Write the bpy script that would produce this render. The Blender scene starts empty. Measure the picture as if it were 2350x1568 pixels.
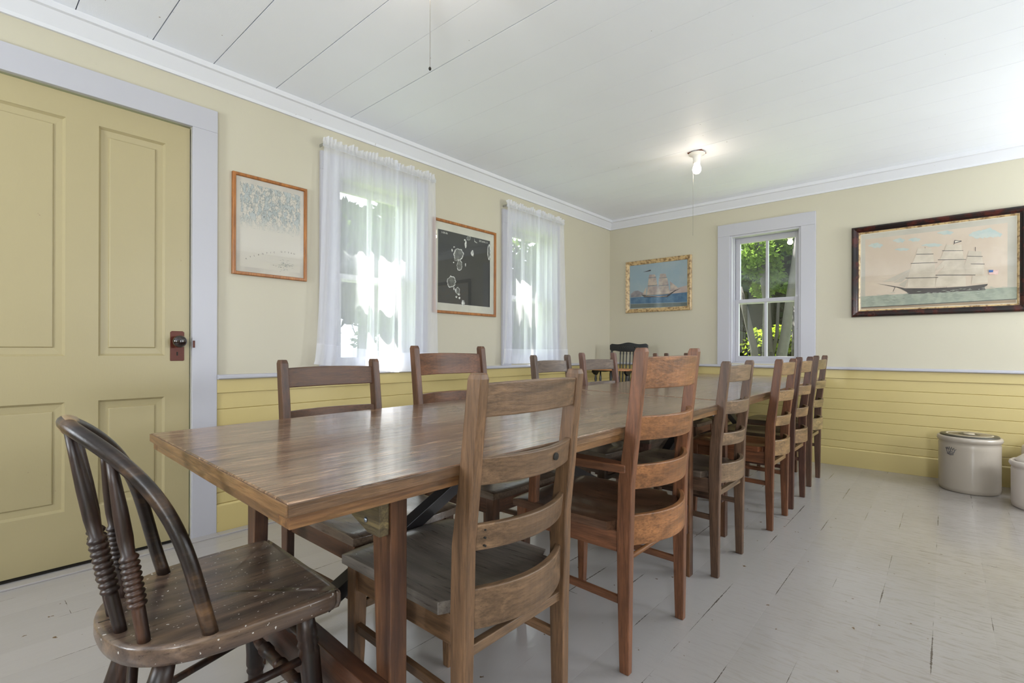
import bpy, bmesh, math, random
from mathutils import Vector, Matrix
random.seed(4)
sc = bpy.context.scene
COL = sc.collection
PI = math.pi

# ------------------------------------------------------------------ camera, world, sun, exposure
YAW, ROLL, CAMX, CAMZ = 0.7188, 0.0032, 2.8345, 0.95
cam_d = bpy.data.cameras.new('camera'); cam = bpy.data.objects.new('camera', cam_d); COL.objects.link(cam)
fwd = Vector((-math.sin(YAW), math.cos(YAW), 0)); rgt = Vector((math.cos(YAW), math.sin(YAW), 0)); upv = Vector((0, 0, 1))
r2 = rgt*math.cos(ROLL) + upv*math.sin(ROLL); u2 = -rgt*math.sin(ROLL) + upv*math.cos(ROLL)
M = Matrix((r2, u2, -fwd)).transposed().to_4x4(); M.translation = Vector((CAMX, 0, CAMZ))
cam.matrix_world = M
cam_d.sensor_width = 36; cam_d.lens = 1138.3/2350*36; cam_d.shift_y = 18.8/2350; cam_d.clip_start = .02; cam_d.clip_end = 200
sc.camera = cam

w = bpy.data.worlds.new('sky'); sc.world = w; w.use_nodes = True
bg = w.node_tree.nodes['Background']; bg.inputs[0].default_value = (.80, .90, 1.0, 1); bg.inputs[1].default_value = 2.8
sd = bpy.data.lights.new('sun', 'SUN'); sun = bpy.data.objects.new('sun', sd); COL.objects.link(sun)
sd.energy = 38.0; sd.angle = .009; sd.color = (1, .96, .88)
SUN_DIR = Vector((.50, -.16, -1.05)).normalized()
sun.rotation_euler = SUN_DIR.to_track_quat('-Z', 'Y').to_euler()

def window_light(name, loc, target_dir, sx, sy, power, color=(.89, .945, 1.0)):
    d = bpy.data.lights.new(name, 'AREA'); d.shape = 'RECTANGLE'; d.size = sx; d.size_y = sy; d.energy = power; d.color = color
    o = bpy.data.objects.new(name, d); COL.objects.link(o); o.location = loc
    o.rotation_euler = Vector(target_dir).to_track_quat('-Z', 'Y').to_euler()
    return o
# daylight lamps added to brighten the room, in unseen right and back windows
RW, BW = 5.0, -2.0            # right wall x, back wall y
window_light('daylight_fill', (RW+.02, 2.0, 1.43), (-1, 0, .5), 1.1, .54, 40)
window_light('daylight_fill', (RW+.02, 4.20, 1.43), (-1, 0, .45), 1.1, .54, 76)
window_light('daylight_fill', (1.20, BW-.02, 1.43), (0, 1, .45), .54, 1.1, 46)
window_light('daylight_fill', (4.35, BW-.02, 1.43), (-.25, 1, .5), .54, 1.1, 70)

vs = sc.view_settings
sc.display_settings.display_device = 'sRGB'
vs.view_transform = 'Standard'; vs.look = 'None'; vs.exposure = 0.42; vs.gamma = 1.0; vs.use_curve_mapping = False
cy = sc.cycles
cy.use_denoising = True; cy.max_bounces = 10; cy.diffuse_bounces = 5; cy.glossy_bounces = 4
cy.transmission_bounces = 6; cy.transparent_max_bounces = 16; cy.caustics_reflective = False; cy.caustics_refractive = False
cy.sample_clamp_indirect = 6.0
cy.use_adaptive_sampling = True; cy.adaptive_threshold = 0.02

# ------------------------------------------------------------------ materials
def srgb(r, g, b):
    f = lambda c: ((c/255.)/12.92 if c <= 10 else ((c/255.+.055)/1.055)**2.4)
    return (f(r), f(g), f(b), 1)
def newmat(name):
    m = bpy.data.materials.new(name); m.use_nodes = True
    nt = m.node_tree; b = nt.nodes['Principled BSDF']
    return m, nt, b
def N(nt, t, **kw):
    n = nt.nodes.new(t)
    for k, v in kw.items():
        if k in n.inputs: n.inputs[k].default_value = v
        else: setattr(n, k, v)
    return n
def L(nt, a, b): nt.links.new(a, b)
def ramp(nt, fac, stops):
    r = N(nt, 'ShaderNodeValToRGB'); e = r.color_ramp.elements
    while len(e) < len(stops): e.new(.5)
    for i, (p, c) in enumerate(stops): e[i].position = p; e[i].color = c
    L(nt, fac, r.inputs[0]); return r
def noise(nt, vec, scale, detail=4, rough=.55, dist=0):
    n = N(nt, 'ShaderNodeTexNoise'); n.inputs['Scale'].default_value = scale; n.inputs['Detail'].default_value = detail
    n.inputs['Roughness'].default_value = rough; n.inputs['Distortion'].default_value = dist
    if vec is not None: L(nt, vec, n.inputs['Vector'])
    return n
def mapping(nt, scale=(1, 1, 1), rnd=False):
    tc = N(nt, 'ShaderNodeTexCoord'); mp = N(nt, 'ShaderNodeMapping'); mp.inputs['Scale'].default_value = scale
    if rnd:
        oi = N(nt, 'ShaderNodeObjectInfo'); va = N(nt, 'ShaderNodeVectorMath', operation='SCALE'); va.inputs[0].default_value = (7, 13, 5)
        L(nt, oi.outputs['Random'], va.inputs['Scale'])
        ad = N(nt, 'ShaderNodeVectorMath', operation='ADD'); L(nt, tc.outputs['Object'], ad.inputs[0]); L(nt, va.outputs[0], ad.inputs[1])
        L(nt, ad.outputs[0], mp.inputs[0])
    else: L(nt, tc.outputs['Object'], mp.inputs[0])
    return mp.outputs[0]
def bump(nt, b, h, strength=.2, dist=.002):
    n = N(nt, 'ShaderNodeBump'); n.inputs['Strength'].default_value = strength; n.inputs['Distance'].default_value = dist
    L(nt, h, n.inputs['Height']); L(nt, n.outputs[0], b.inputs['Normal']); return n
def mixc(nt, fac, a, b):
    m = N(nt, 'ShaderNodeMix', data_type='RGBA')
    for s, v in ((m.inputs[0], fac), (m.inputs[6], a), (m.inputs[7], b)):
        if hasattr(v, 'links'): L(nt, v, s)
        else: s.default_value = v
    return m.outputs[2]
def math_(nt, op, a, b=0., clamp=False):
    m = N(nt, 'ShaderNodeMath', operation=op, use_clamp=clamp)
    for s, v in ((m.inputs[0], a), (m.inputs[1], b)):
        if hasattr(v, 'links'): L(nt, v, s)
        else: s.default_value = v
    return m.outputs[0]

def plain(name, c, rough=.5, metal=0, emit=0, ec=None, bump_s=0, coat=0, var=0.0):
    m, nt, b = newmat(name); b.inputs['Base Color'].default_value = c; b.inputs['Roughness'].default_value = rough
    b.inputs['Metallic'].default_value = metal
    if coat: b.inputs['Coat Weight'].default_value = coat; b.inputs['Coat Roughness'].default_value = .03
    if emit: b.inputs['Emission Color'].default_value = ec or c; b.inputs['Emission Strength'].default_value = emit
    v = mapping(nt)
    n = noise(nt, v, 14, 5)
    c2 = tuple(x*(1-.12-var) for x in c[:3]) + (1,)
    L(nt, mixc(nt, n.outputs[0], c, c2), b.inputs['Base Color'])
    if bump_s: bump(nt, b, noise(nt, v, 60, 4).outputs[0], bump_s)
    return m

def paint(name, c, rough=.45, spots=.5, bs=.12, brush=(1, 1, 1)):
    """old hand-painted surface: slight tone drift, brush texture, rare chips"""
    m, nt, b = newmat(name); b.inputs['Roughness'].default_value = rough
    v = mapping(nt); vb = mapping(nt, brush)
    n1 = noise(nt, v, 1.3, 3); n2 = noise(nt, v, 45, 2, .5); n3 = noise(nt, vb, 55, 4)
    dk = tuple(x*.90 for x in c[:3]) + (1,)
    col = mixc(nt, n1.outputs[0], c, dk)
    chip = ramp(nt, n2.outputs[0], [(.0, (0, 0, 0, 1)), (.775, (0, 0, 0, 1)), (.80, (spots, spots, spots, 1))])
    col = mixc(nt, chip.outputs[0], col, srgb(120, 100, 75))
    L(nt, col, b.inputs['Base Color'])
    bump(nt, b, n3.outputs[0], bs, .002)
    return m

def wood(name, dark, mid, light, axis='Z', rough=.42, scale=1.0, bs=.35, coat=.0, wear=None, wearamt=.5, knots=False):
    """grain runs along axis (object space)"""
    m, nt, b = newmat(name)
    k = {'X': (1, 14, 14), 'Y': (14, 1, 14), 'Z': (14, 14, 1)}[axis]
    s = tuple(scale*x for x in k)
    v = mapping(nt, s, rnd=True)
    big = noise(nt, v, 1.6, 6, .6, .6)
    fine = noise(nt, v, 9, 8, .7, .3)
    blot = noise(nt, mapping(nt, (1, 1, 1), rnd=True), 7, 4)
    r = ramp(nt, big.outputs[0], [(.30, dark), (.5, mid), (.72, light)])
    f2 = ramp(nt, fine.outputs[0], [(.38, (.45, .45, .45, 1)), (.56, (1, 1, 1, 1))])
    mul = N(nt, 'ShaderNodeMix', data_type='RGBA', blend_type='MULTIPLY'); mul.inputs[0].default_value = .8
    L(nt, r.outputs[0], mul.inputs[6]); L(nt, f2.outputs[0], mul.inputs[7])
    col = mul.outputs[2]
    bl = ramp(nt, blot.outputs[0], [(.35, (0, 0, 0, 1)), (.70, (1, 1, 1, 1))])
    fac = math_(nt, 'MULTIPLY', bl.outputs[0], wearamt)
    col = mixc(nt, fac, col, wear or dark)
    L(nt, col, b.inputs['Base Color'])
    rr = math_(nt, 'MULTIPLY_ADD', fine.outputs[0], .25); nt.nodes[-1].inputs[2].default_value = rough-.12
    L(nt, rr, b.inputs['Roughness'])
    if coat: b.inputs['Coat Weight'].default_value = coat; b.inputs['Coat Roughness'].default_value = .15
    bump(nt, b, fine.outputs[0], bs, .0015)
    return m

WALL = paint('cream_wall_paint', srgb(194, 187, 167), .5, .15, .15)
YEL = paint('yellow_wainscot_paint', srgb(200, 181, 122), .38, .7, .10, (1, 1, 6))
YELD = paint('yellow_door_paint', srgb(170, 157, 119), .38, .5, .10, (3, 3, 1))
TRIM = paint('white_trim_paint', srgb(184, 183, 190), .35, .5, .10)
CROWN_LIT = paint('white_crown_lit_paint', srgb(214, 214, 219), .5, .6, .12)  # lighter than the trim: light falling on the crown is put into its colour
CEIL = paint('white_ceiling_paint', srgb(243, 246, 254), .55, .8, .12, (1, 6, 1))
DARK = plain('dark_gap', srgb(40, 36, 30), .9)
STOOL = TRIM

def floor_mat():
    m, nt, b = newmat('grey_floor_paint')
    tc = N(nt, 'ShaderNodeTexCoord'); sep = N(nt, 'ShaderNodeSeparateXYZ'); L(nt, tc.outputs['Object'], sep.inputs[0])
    wob = noise(nt, mapping(nt, (1, .35, 1)), 3, 2)
    xx = math_(nt, 'ADD', sep.outputs[0], math_(nt, 'MULTIPLY', wob.outputs[0], .006))
    u = math_(nt, 'DIVIDE', math_(nt, 'SUBTRACT', xx, .0135+.003), .155)
    idx = math_(nt, 'FLOOR', u); fr = math_(nt, 'FRACT', u)
    d = math_(nt, 'MULTIPLY', math_(nt, 'MINIMUM', fr, math_(nt, 'SUBTRACT', 1., fr)), .155)   # metres to seam
    wn = N(nt, 'ShaderNodeTexWhiteNoise', noise_dimensions='1D'); L(nt, idx, wn.inputs['W'])
    # end joints
    yo = math_(nt, 'ADD', math_(nt, 'DIVIDE', sep.outputs[1], 2.6), wn.outputs[0])
    fy = math_(nt, 'FRACT', yo); dy = math_(nt, 'MULTIPLY', math_(nt, 'MINIMUM', fy, math_(nt, 'SUBTRACT', 1., fy)), 2.6)
    dd = math_(nt, 'MINIMUM', d, dy)
    brk = noise(nt, mapping(nt, (3, .8, 1)), 3.0, 3)
    brk2 = noise(nt, mapping(nt), 90, 3)
    brkr = ramp(nt, brk.outputs[0], [(.53, (0, 0, 0, 1)), (.66, (1, 1, 1, 1))])
    width = math_(nt, 'MULTIPLY', math_(nt, 'ADD', math_(nt, 'MULTIPLY', brk2.outputs[0], .0075), -.0016), brkr.outputs[0])
    seam = math_(nt, 'LESS_THAN', dd, width)
    groove = ramp(nt, math_(nt, 'MULTIPLY', dd, 420.), [(0, (0, 0, 0, 1)), (1, (1, 1, 1, 1))])
    # worn paint, plus weaker light on the right painted in as darker tone
    big = noise(nt, mapping(nt, (1, .5, 1)), 1.1, 4)
    tone = mixc(nt, big.outputs[0], srgb(184, 180, 182), srgb(158, 152, 144))
    tone = mixc(nt, math_(nt, 'MULTIPLY', wn.outputs[0], .14), tone, srgb(128, 124, 118))
    scr = noise(nt, mapping(nt, (9, 60, 1)), 1.2, 8, .75, .5)
    xs = N(nt, 'ShaderNodeMapRange'); xs.inputs[1].default_value = 2.0; xs.inputs[2].default_value = 2.9; L(nt, sep.outputs[0], xs.inputs[0])
    scm = ramp(nt, scr.outputs[0], [(.50, (0, 0, 0, 1)), (.62, (1, 1, 1, 1))])
    lane_dim = noise(nt, mapping(nt, (1, .6, 1)), 1.7, 4)
    tone = mixc(nt, math_(nt, 'MULTIPLY', math_(nt, 'MULTIPLY', lane_dim.outputs[0], xs.outputs[0]), .9), tone, srgb(132, 124, 112))
    tone = mixc(nt, math_(nt, 'MULTIPLY', math_(nt, 'MULTIPLY', scm.outputs[0], xs.outputs[0]), .38), tone, srgb(112, 98, 82))
    chip = noise(nt, mapping(nt, (1, 1, 1)), 26, 3, .5)
    cm = ramp(nt, chip.outputs[0], [(.715, (0, 0, 0, 1)), (.735, (1, 1, 1, 1))])
    tone = mixc(nt, cm.outputs[0], tone, srgb(105, 84, 62))
    tone = mixc(nt, math_(nt, 'MULTIPLY', seam, .85), tone, srgb(58, 46, 34))
    L(nt, tone, b.inputs['Base Color'])
    rg = noise(nt, mapping(nt, (1, .4, 1)), 2.2, 5)
    rr = math_(nt, 'MULTIPLY_ADD', rg.outputs[0], .26); nt.nodes[-1].inputs[2].default_value = .05
    L(nt, rr, b.inputs['Roughness'])
    b.inputs['Specular IOR Level'].default_value = .62
    hb = noise(nt, mapping(nt, (14, 6, 1)), 2.2, 6, .62)
    h = math_(nt, 'ADD', math_(nt, 'MULTIPLY', groove.outputs[0], .14), math_(nt, 'MULTIPLY', hb.outputs[0], .75))
    bump(nt, b, h, .30, .004)
    return m
FLOOR = floor_mat()

def table_mat(name, a, bcol, c, rough=.20):
    m, nt, b = newmat(name)
    v = mapping(nt, (16, 1.1, 16)); big = noise(nt, v, 1.5, 7, .62, .8); fine = noise(nt, mapping(nt, (60, 2.2, 60)), 2.4, 7, .7, .2)
    r = ramp(nt, big.outputs[0], [(.32, a), (.52, bcol), (.74, c)])
    patch = noise(nt, mapping(nt), 2.5, 4)
    col = mixc(nt, ramp(nt, patch.outputs[0], [(.35, (0, 0, 0, 1)), (.7, (.6, .6, .6, 1))]).outputs[0], r.outputs[0], a)
    crack = ramp(nt, fine.outputs[0], [(.37, (0, 0, 0, 1)), (.43, (1, 1, 1, 1))])
    col2 = mixc(nt, crack.outputs[0], srgb(40, 26, 16), col)
    L(nt, col2, b.inputs['Base Color'])
    rr = math_(nt, 'MULTIPLY_ADD', patch.outputs[0], .22); nt.nodes[-1].inputs[2].default_value = rough-.06
    L(nt, rr, b.inputs['Roughness'])
    b.inputs['Specular IOR Level'].default_value = .6
    b.inputs['Coat Weight'].default_value = .45; b.inputs['Coat Roughness'].default_value = .12
    h = math_(nt, 'ADD', math_(nt, 'MULTIPLY', crack.outputs[0], .6), math_(nt, 'MULTIPLY', big.outputs[0], .9))
    st = noise(nt, mapping(nt, (42, 3.2, 42)), 2.6, 5, .6, .5)
    sr = ramp(nt, st.outputs[0], [(.54, (0, 0, 0, 1)), (.66, (1, 1, 1, 1))])
    col3 = mixc(nt, math_(nt, 'MULTIPLY', sr.outputs[0], .45), col2, tuple(min(1, x*1.9) for x in c[:3])+(1,)); L(nt, col3, b.inputs['Base Color'])
    h = math_(nt, 'ADD', h, math_(nt, 'MULTIPLY', st.outputs[0], .9))
    bump(nt, b, h, .75, .003)
    return m
TTOP = table_mat('varnished_table_top', srgb(84, 58, 42), srgb(122, 90, 66), srgb(160, 128, 98))
TEDGE = wood('table_edge_wood', srgb(70, 50, 34), srgb(108, 78, 52), srgb(146, 110, 76), 'Y', .35, 1.4, .5, wear=srgb(72, 54, 38), wearamt=.5)
TEDGX = wood('table_end_edge_wood', srgb(100, 72, 46), srgb(134, 98, 62), srgb(166, 130, 86), 'X', .35, 1.4, .5, wear=srgb(84, 64, 46), wearamt=.5)
TAPR = wood('table_apron_wood', srgb(78, 54, 36), srgb(118, 84, 52), srgb(152, 114, 72), 'Y', .35, 1.2, .4, wear=srgb(110, 66, 34), wearamt=.3)
TLEG = wood('trestle_wood', srgb(48, 30, 20), srgb(92, 60, 40), srgb(138, 96, 62), 'Z', .36, .9, .4, wear=srgb(50, 32, 28), wearamt=.6)
TBRD = wood('crossboard_wood', srgb(46, 28, 20), srgb(76, 46, 32), srgb(104, 66, 44), 'X', .32, .8, .4, wear=srgb(40, 28, 26), wearamt=.5)
GUSS = wood('gusset_plywood', srgb(54, 44, 32), srgb(92, 78, 52), srgb(160, 140, 92), 'X', .5, 1.6, .6, wear=srgb(70, 66, 50), wearamt=.4)
BLKW = plain('black_stained_wood', srgb(34, 32, 34), .35)
BOLT = plain('galvanized_bolt', srgb(160, 170, 185), .35, .9)

def glass_mat():
    m = bpy.data.materials.new('window_glass'); m.use_nodes = True; nt = m.node_tree; nt.nodes.clear()
    o = N(nt, 'ShaderNodeOutputMaterial'); t = N(nt, 'ShaderNodeBsdfTransparent'); g = N(nt, 'ShaderNodeBsdfGlossy'); g.inputs['Roughness'].default_value = .0
    g.inputs['Color'].default_value = (1, 1, 1, 1); t.inputs['Color'].default_value = (.97, .98, .975, 1)
    f = N(nt, 'ShaderNodeLayerWeight'); f.inputs[0].default_value = .5; mx = N(nt, 'ShaderNodeMixShader')
    fr = math_(nt, 'MULTIPLY_ADD', math_(nt, 'POWER', f.outputs['Facing'], 5.), .94); nt.nodes[-2 if False else -1].inputs[2].default_value = .045
    L(nt, fr, mx.inputs[0]); L(nt, t.outputs[0], mx.inputs[1]); L(nt, g.outputs[0], mx.inputs[2]); L(nt, mx.outputs[0], o.inputs[0])
    return m
GLASS = glass_mat()
def sheer_mat(name, trans, col=(.93, .94, 1.0, 1)):
    m = bpy.data.materials.new(name); m.use_nodes = True; nt = m.node_tree; nt.nodes.clear()
    o = N(nt, 'ShaderNodeOutputMaterial'); t = N(nt, 'ShaderNodeBsdfTransparent'); d = N(nt, 'ShaderNodeBsdfDiffuse'); tl = N(nt, 'ShaderNodeBsdfTranslucent')
    d.inputs[0].default_value = col; tl.inputs[0].default_value = col
    m1 = N(nt, 'ShaderNodeMixShader'); m1.inputs[0].default_value = .55; L(nt, d.outputs[0], m1.inputs[1]); L(nt, tl.outputs[0], m1.inputs[2])
    lw = N(nt, 'ShaderNodeLayerWeight'); lw.inputs[0].default_value = .35
    wv = noise(nt, mapping(nt, (1, 1, .15)), 40, 3)
    k = math_(nt, 'MULTIPLY_ADD', lw.outputs['Facing'], .35); nt.nodes[-1].inputs[2].default_value = 1-trans
    k = math_(nt, 'ADD', k, math_(nt, 'MULTIPLY', math_(nt, 'SUBTRACT', wv.outputs[0], .5), .12), True)
    m2 = N(nt, 'ShaderNodeMixShader'); L(nt, k, m2.inputs[0]); L(nt, t.outputs[0], m2.inputs[1]); L(nt, m1.outputs[0], m2.inputs[2])
    L(nt, m2.outputs[0], o.inputs[0]); return m
SHEER = sheer_mat('sheer_white_voile', .52)
HEM = sheer_mat('doubled_white_voile', .28)
RODM = plain('tarnished_curtain_rod', srgb(150, 148, 140), .4, .3)

# ------------------------------------------------------------------ mesh helpers
class MB:
    def __init__(s): s.v = []; s.f = []; s.m = []; s.mats = []; s.cur = 0; s.sm = []
    def mat(s, m):
        if m not in s.mats: s.mats.append(m)
        s.cur = s.mats.index(m); return s
    def add(s, vs, fs, smooth=False):
        b = len(s.v); s.v += [tuple(v) for v in vs]
        for f in fs: s.f.append(tuple(b+i for i in f)); s.m.append(s.cur); s.sm.append(smooth)
    def box(s, x0, y0, z0, x1, y1, z1):
        if x0 > x1: x0, x1 = x1, x0
        if y0 > y1: y0, y1 = y1, y0
        if z0 > z1: z0, z1 = z1, z0
        v = [(x0,y0,z0),(x1,y0,z0),(x1,y1,z0),(x0,y1,z0),(x0,y0,z1),(x1,y0,z1),(x1,y1,z1),(x0,y1,z1)]
        s.add(v, [(0,3,2,1),(4,5,6,7),(0,1,5,4),(1,2,6,5),(2,3,7,6),(3,0,4,7)]); return s
    def rings(s, rings, closed=True, caps=True, smooth=False):
        n = len(rings[0]); vs = [p for r in rings for p in r]; fs = []
        for i in range(len(rings)-1):
            for j in range(n if closed else n-1):
                a = i*n+j; b = i*n+(j+1) % n; fs.append((a, b, b+n, a+n))
        if caps and closed: fs.append(tuple(reversed(range(n)))); fs.append(tuple((len(rings)-1)*n+j for j in range(n)))
        s.add(vs, fs, smooth); return s
    def tube(s, pts, rad, seg=12, caps=True, ell=None, smooth=True):
        pts = [Vector(p) for p in pts]; rs = rad if isinstance(rad, (list, tuple)) else [rad]*len(pts)
        rings = []; t0 = (pts[1]-pts[0]).normalized(); up = Vector((0, 0, 1)) if abs(t0.z) < .9 else Vector((1, 0, 0))
        nx = up.cross(t0).normalized()
        for i, p in enumerate(pts):
            t = (pts[min(i+1, len(pts)-1)]-pts[max(i-1, 0)]).normalized()
            nx = (nx - t*nx.dot(t)).normalized(); ny = t.cross(nx)
            rings.append([p + nx*math.cos(a)*rs[i] + ny*math.sin(a)*rs[i]*(ell or 1) for a in [k*2*PI/seg for k in range(seg)]])
        return s.rings(rings, True, caps, smooth)
    def turned(s, p0, p1, prof, seg=14):
        """turned member from p0 to p1; prof = [(t, r)]"""
        p0 = Vector(p0); p1 = Vector(p1)
        d = (p1-p0).normalized(); up = Vector((0, 0, 1)) if abs(d.z) < .9 else Vector((1, 0, 0))
        nx = up.cross(d).normalized(); ny = d.cross(nx)
        rings = [[p0+(p1-p0)*t + nx*math.cos(k*2*PI/seg)*r + ny*math.sin(k*2*PI/seg)*r for k in range(seg)] for t, r in prof]
        return s.rings(rings, True, True, True)
    def lathe(s, cx, cyy, prof, seg=48, smooth=True):
        rings = [[(cx+r*math.cos(k*2*PI/seg), cyy+r*math.sin(k*2*PI/seg), z) for k in range(seg)] for z, r in prof]
        return s.rings(rings, True, True, smooth)
    def prism(s, poly, d0, d1, plane='XZ'):
        f = {'XZ': lambda a, b, d: (a, d, b), 'XY': lambda a, b, d: (a, b, d), 'YZ': lambda a, b, d: (d, a, b)}[plane]
        return s.rings([[f(a, b, d0) for a, b in poly], [f(a, b, d1) for a, b in poly]])
    def beam(s, p0, p1, w0, h0, w1=None, h1=None, up=(0, 0, 1)):
        p0 = Vector(p0); p1 = Vector(p1); d = (p1-p0).normalized(); up = Vector(up)
        if abs(d.dot(up)) > .95: up = Vector((1, 0, 0))
        x = d.cross(up).normalized(); y = x.cross(d)
        R = []
        for p, ww, hh in ((p0, w0, h0), (p1, w1 or w0, h1 or h0)):
            R.append([p+x*ww/2*a+y*hh/2*b for a, b in ((-1, -1), (1, -1), (1, 1), (-1, 1))])
        return s.rings(R)
    def build(s, name, mat=None, parent=None, bevel=0, seg=2, smooth_all=False, fix=True):
        me = bpy.data.meshes.new(name); me.from_pydata(s.v, [], s.f)
        mats = s.mats or [mat]
        for m in mats: me.materials.append(m)
        if s.mats:
            for i, p in enumerate(me.polygons): p.material_index = s.m[i]
        for i, p in enumerate(me.polygons): p.use_smooth = s.sm[i] or smooth_all
        if fix:
            b = bmesh.new(); b.from_mesh(me); bmesh.ops.recalc_face_normals(b, faces=b.faces); b.to_mesh(me); b.free()
        o = bpy.data.objects.new(name, me); COL.objects.link(o)
        if parent: o.parent = parent
        if bevel:
            md = o.modifiers.new('bevel', 'BEVEL'); md.width = bevel; md.segments = seg; md.limit_method = 'ANGLE'; md.angle_limit = .6
        return o

def tag(o, label, cat, group=None, kind=None):
    o['label'] = label; o['category'] = cat
    if group: o['group'] = group
    if kind: o['kind'] = kind
    return o
def thing(name, label, cat, loc=(0, 0, 0), rotz=0, group=None, kind=None):
    o = bpy.data.objects.new(name, None); COL.objects.link(o); o.empty_display_size = .1
    o.location = loc; o.rotation_euler = (0, 0, rotz); return tag(o, label, cat, group, kind)
def struct(o, label, cat): return tag(o, label, cat, kind='structure')
def text_mesh(name, txt, size, mat, parent, loc, rot=(PI/2, 0, 0)):
    cu = bpy.data.curves.new(name, 'FONT'); cu.body = txt; cu.size = size; cu.align_x = 'CENTER'; cu.align_y = 'CENTER'
    t = bpy.data.objects.new(name+'_tmp', cu); COL.objects.link(t)
    dg = bpy.context.evaluated_depsgraph_get(); me = bpy.data.meshes.new_from_object(t.evaluated_get(dg))
    bpy.data.objects.remove(t); bpy.data.curves.remove(cu)
    me.materials.clear(); me.materials.append(mat)
    o = bpy.data.objects.new(name, me); COL.objects.link(o); o.parent = parent; o.location = loc; o.rotation_euler = rot
    return o

# ------------------------------------------------------------------ room shell
D, HC, T = 4.899, 2.38, .16
WIN_Z0, WIN_Z1 = .83, 2.03
def wall_boxes(mb, axis, pos, out, a0, a1, holes):
    """wall along axis at pos, thickness towards out, holes = [(a,b,z0,z1)]"""
    def bx(p, q, z0, z1):
        if axis == 'Y': mb.box(pos, p, z0, pos+out, q, z1)
        else: mb.box(p, pos, z0, q, pos+out, z1)
    cur = a0
    for (p, q, z0, z1) in sorted(holes):
        bx(cur, p, 0, HC+.12)
        if z0 > 0: bx(p, q, 0, z0)
        bx(p, q, z1, HC+.12); cur = q
    bx(cur, a1, 0, HC+.12)
W1, W2, WF = (1.59, 2.18), (3.21, 3.80), (1.295, 1.885)
DY0, DY1, DZ = -.02, .807, 2.054
mb = MB(); wall_boxes(mb, 'Y', 0, -T, BW-T, D+T, [(DY0, DY1, 0, DZ), W1+(WIN_Z0, WIN_Z1), W2+(WIN_Z0, WIN_Z1)])
struct(mb.build('wall_left', WALL, fix=True), 'cream painted wall with the door and the two curtained windows', 'wall')
mb = MB(); wall_boxes(mb, 'X', D, T, 0, RW, [WF+(WIN_Z0, WIN_Z1)])
struct(mb.build('wall_far', WALL), 'cream painted end wall with one bare window and two ship pictures', 'wall')
mb = MB(); wall_boxes(mb, 'Y', RW, T, BW-T, D+T, [(1.70, 2.30, WIN_Z0, WIN_Z1), (3.90, 4.50, WIN_Z0, WIN_Z1)])
struct(mb.build('wall_right', WALL), 'cream painted wall outside the frame on the right', 'wall')
mb = MB(); wall_boxes(mb, 'X', BW, -T, 0, RW, [(.9, 1.5, WIN_Z0, WIN_Z1), (4.05, 4.65, WIN_Z0, WIN_Z1)])
struct(mb.build('wall_back', WALL), 'cream painted wall behind the viewer', 'wall')
struct(MB().box(-T, BW-T, -.12, RW+T, D+T, 0).build('floor', FLOOR), 'grey painted board floor, scuffed and glossy', 'floor')
# ceiling of painted boards running away from the left wall
seams = [BW-T, -1.7, -1.4, -1.15, -.88, -.6, -.35, -.1, .12, .36, .631, .885, 1.193, 1.438, 1.645, 1.885, 2.13, 2.39, 2.60, 2.87, 3.12, 3.28, 3.491, 3.74, 3.98, 4.17, 4.38, 4.58, 4.74, D+T]
wide = {.631: .0045, .885: .0045, 1.193: .0045, 1.438: .002, 1.645: .0045, 3.491: .003, .36: .004, 2.60: .002, 3.12: .002, 2.87: .0022}
mb = MB()
for a, b_ in zip(seams[:-1], seams[1:]):
    g0 = wide.get(a, .0012)/2; g1 = wide.get(b_, .0012)/2
    mb.box(-T, a+g0, HC, RW+T, b_-g1, HC+.02)
mb.mat(CEIL); mb.m = [0]*len(mb.m)
mb.mat(DARK); mb.box(-T, BW-T, HC+.021, RW+T, D+T, HC+.12)
struct(mb.build('ceiling', bevel=0), 'white painted ceiling of wide boards', 'ceiling')

def profile_run(mb, axis, prof, a0, a1, pos, sgn):
    """prof = [(depth from wall, z)]"""
    if axis == 'Y': mb.rings([[(pos+sgn*d, a, z) for d, z in prof] for a in (a0, a1)])
    else: mb.rings([[(a, pos+sgn*d, z) for d, z in prof] for a in (a0, a1)])
CASW = .112
ntrim = [0]
def trim(mb, m, label, bevel=.0015):
    ntrim[0] += 1
    return struct(mb.build('trim_%d' % ntrim[0], m, bevel=bevel), label, 'trim')
crown = [(0, 2.285), (.012, 2.285), (.016, 2.30), (.05, 2.352), (.062, 2.356), (.066, HC), (0, HC)]
mb = MB(); profile_run(mb, 'Y', crown, BW, D, 0, 1); trim(mb, CROWN_LIT, 'white crown moulding along the top of the left wall', 0)
mb = MB(); profile_run(mb, 'X', crown, 0, RW, D, -1); trim(mb, CROWN_LIT, 'white crown moulding along the top of the end wall', 0)
mb = MB(); profile_run(mb, 'Y', crown, BW, D, RW, -1); profile_run(mb, 'X', crown, 0, RW, BW, 1)
trim(mb, TRIM, 'white crown moulding on the walls outside the frame', 0)
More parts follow.
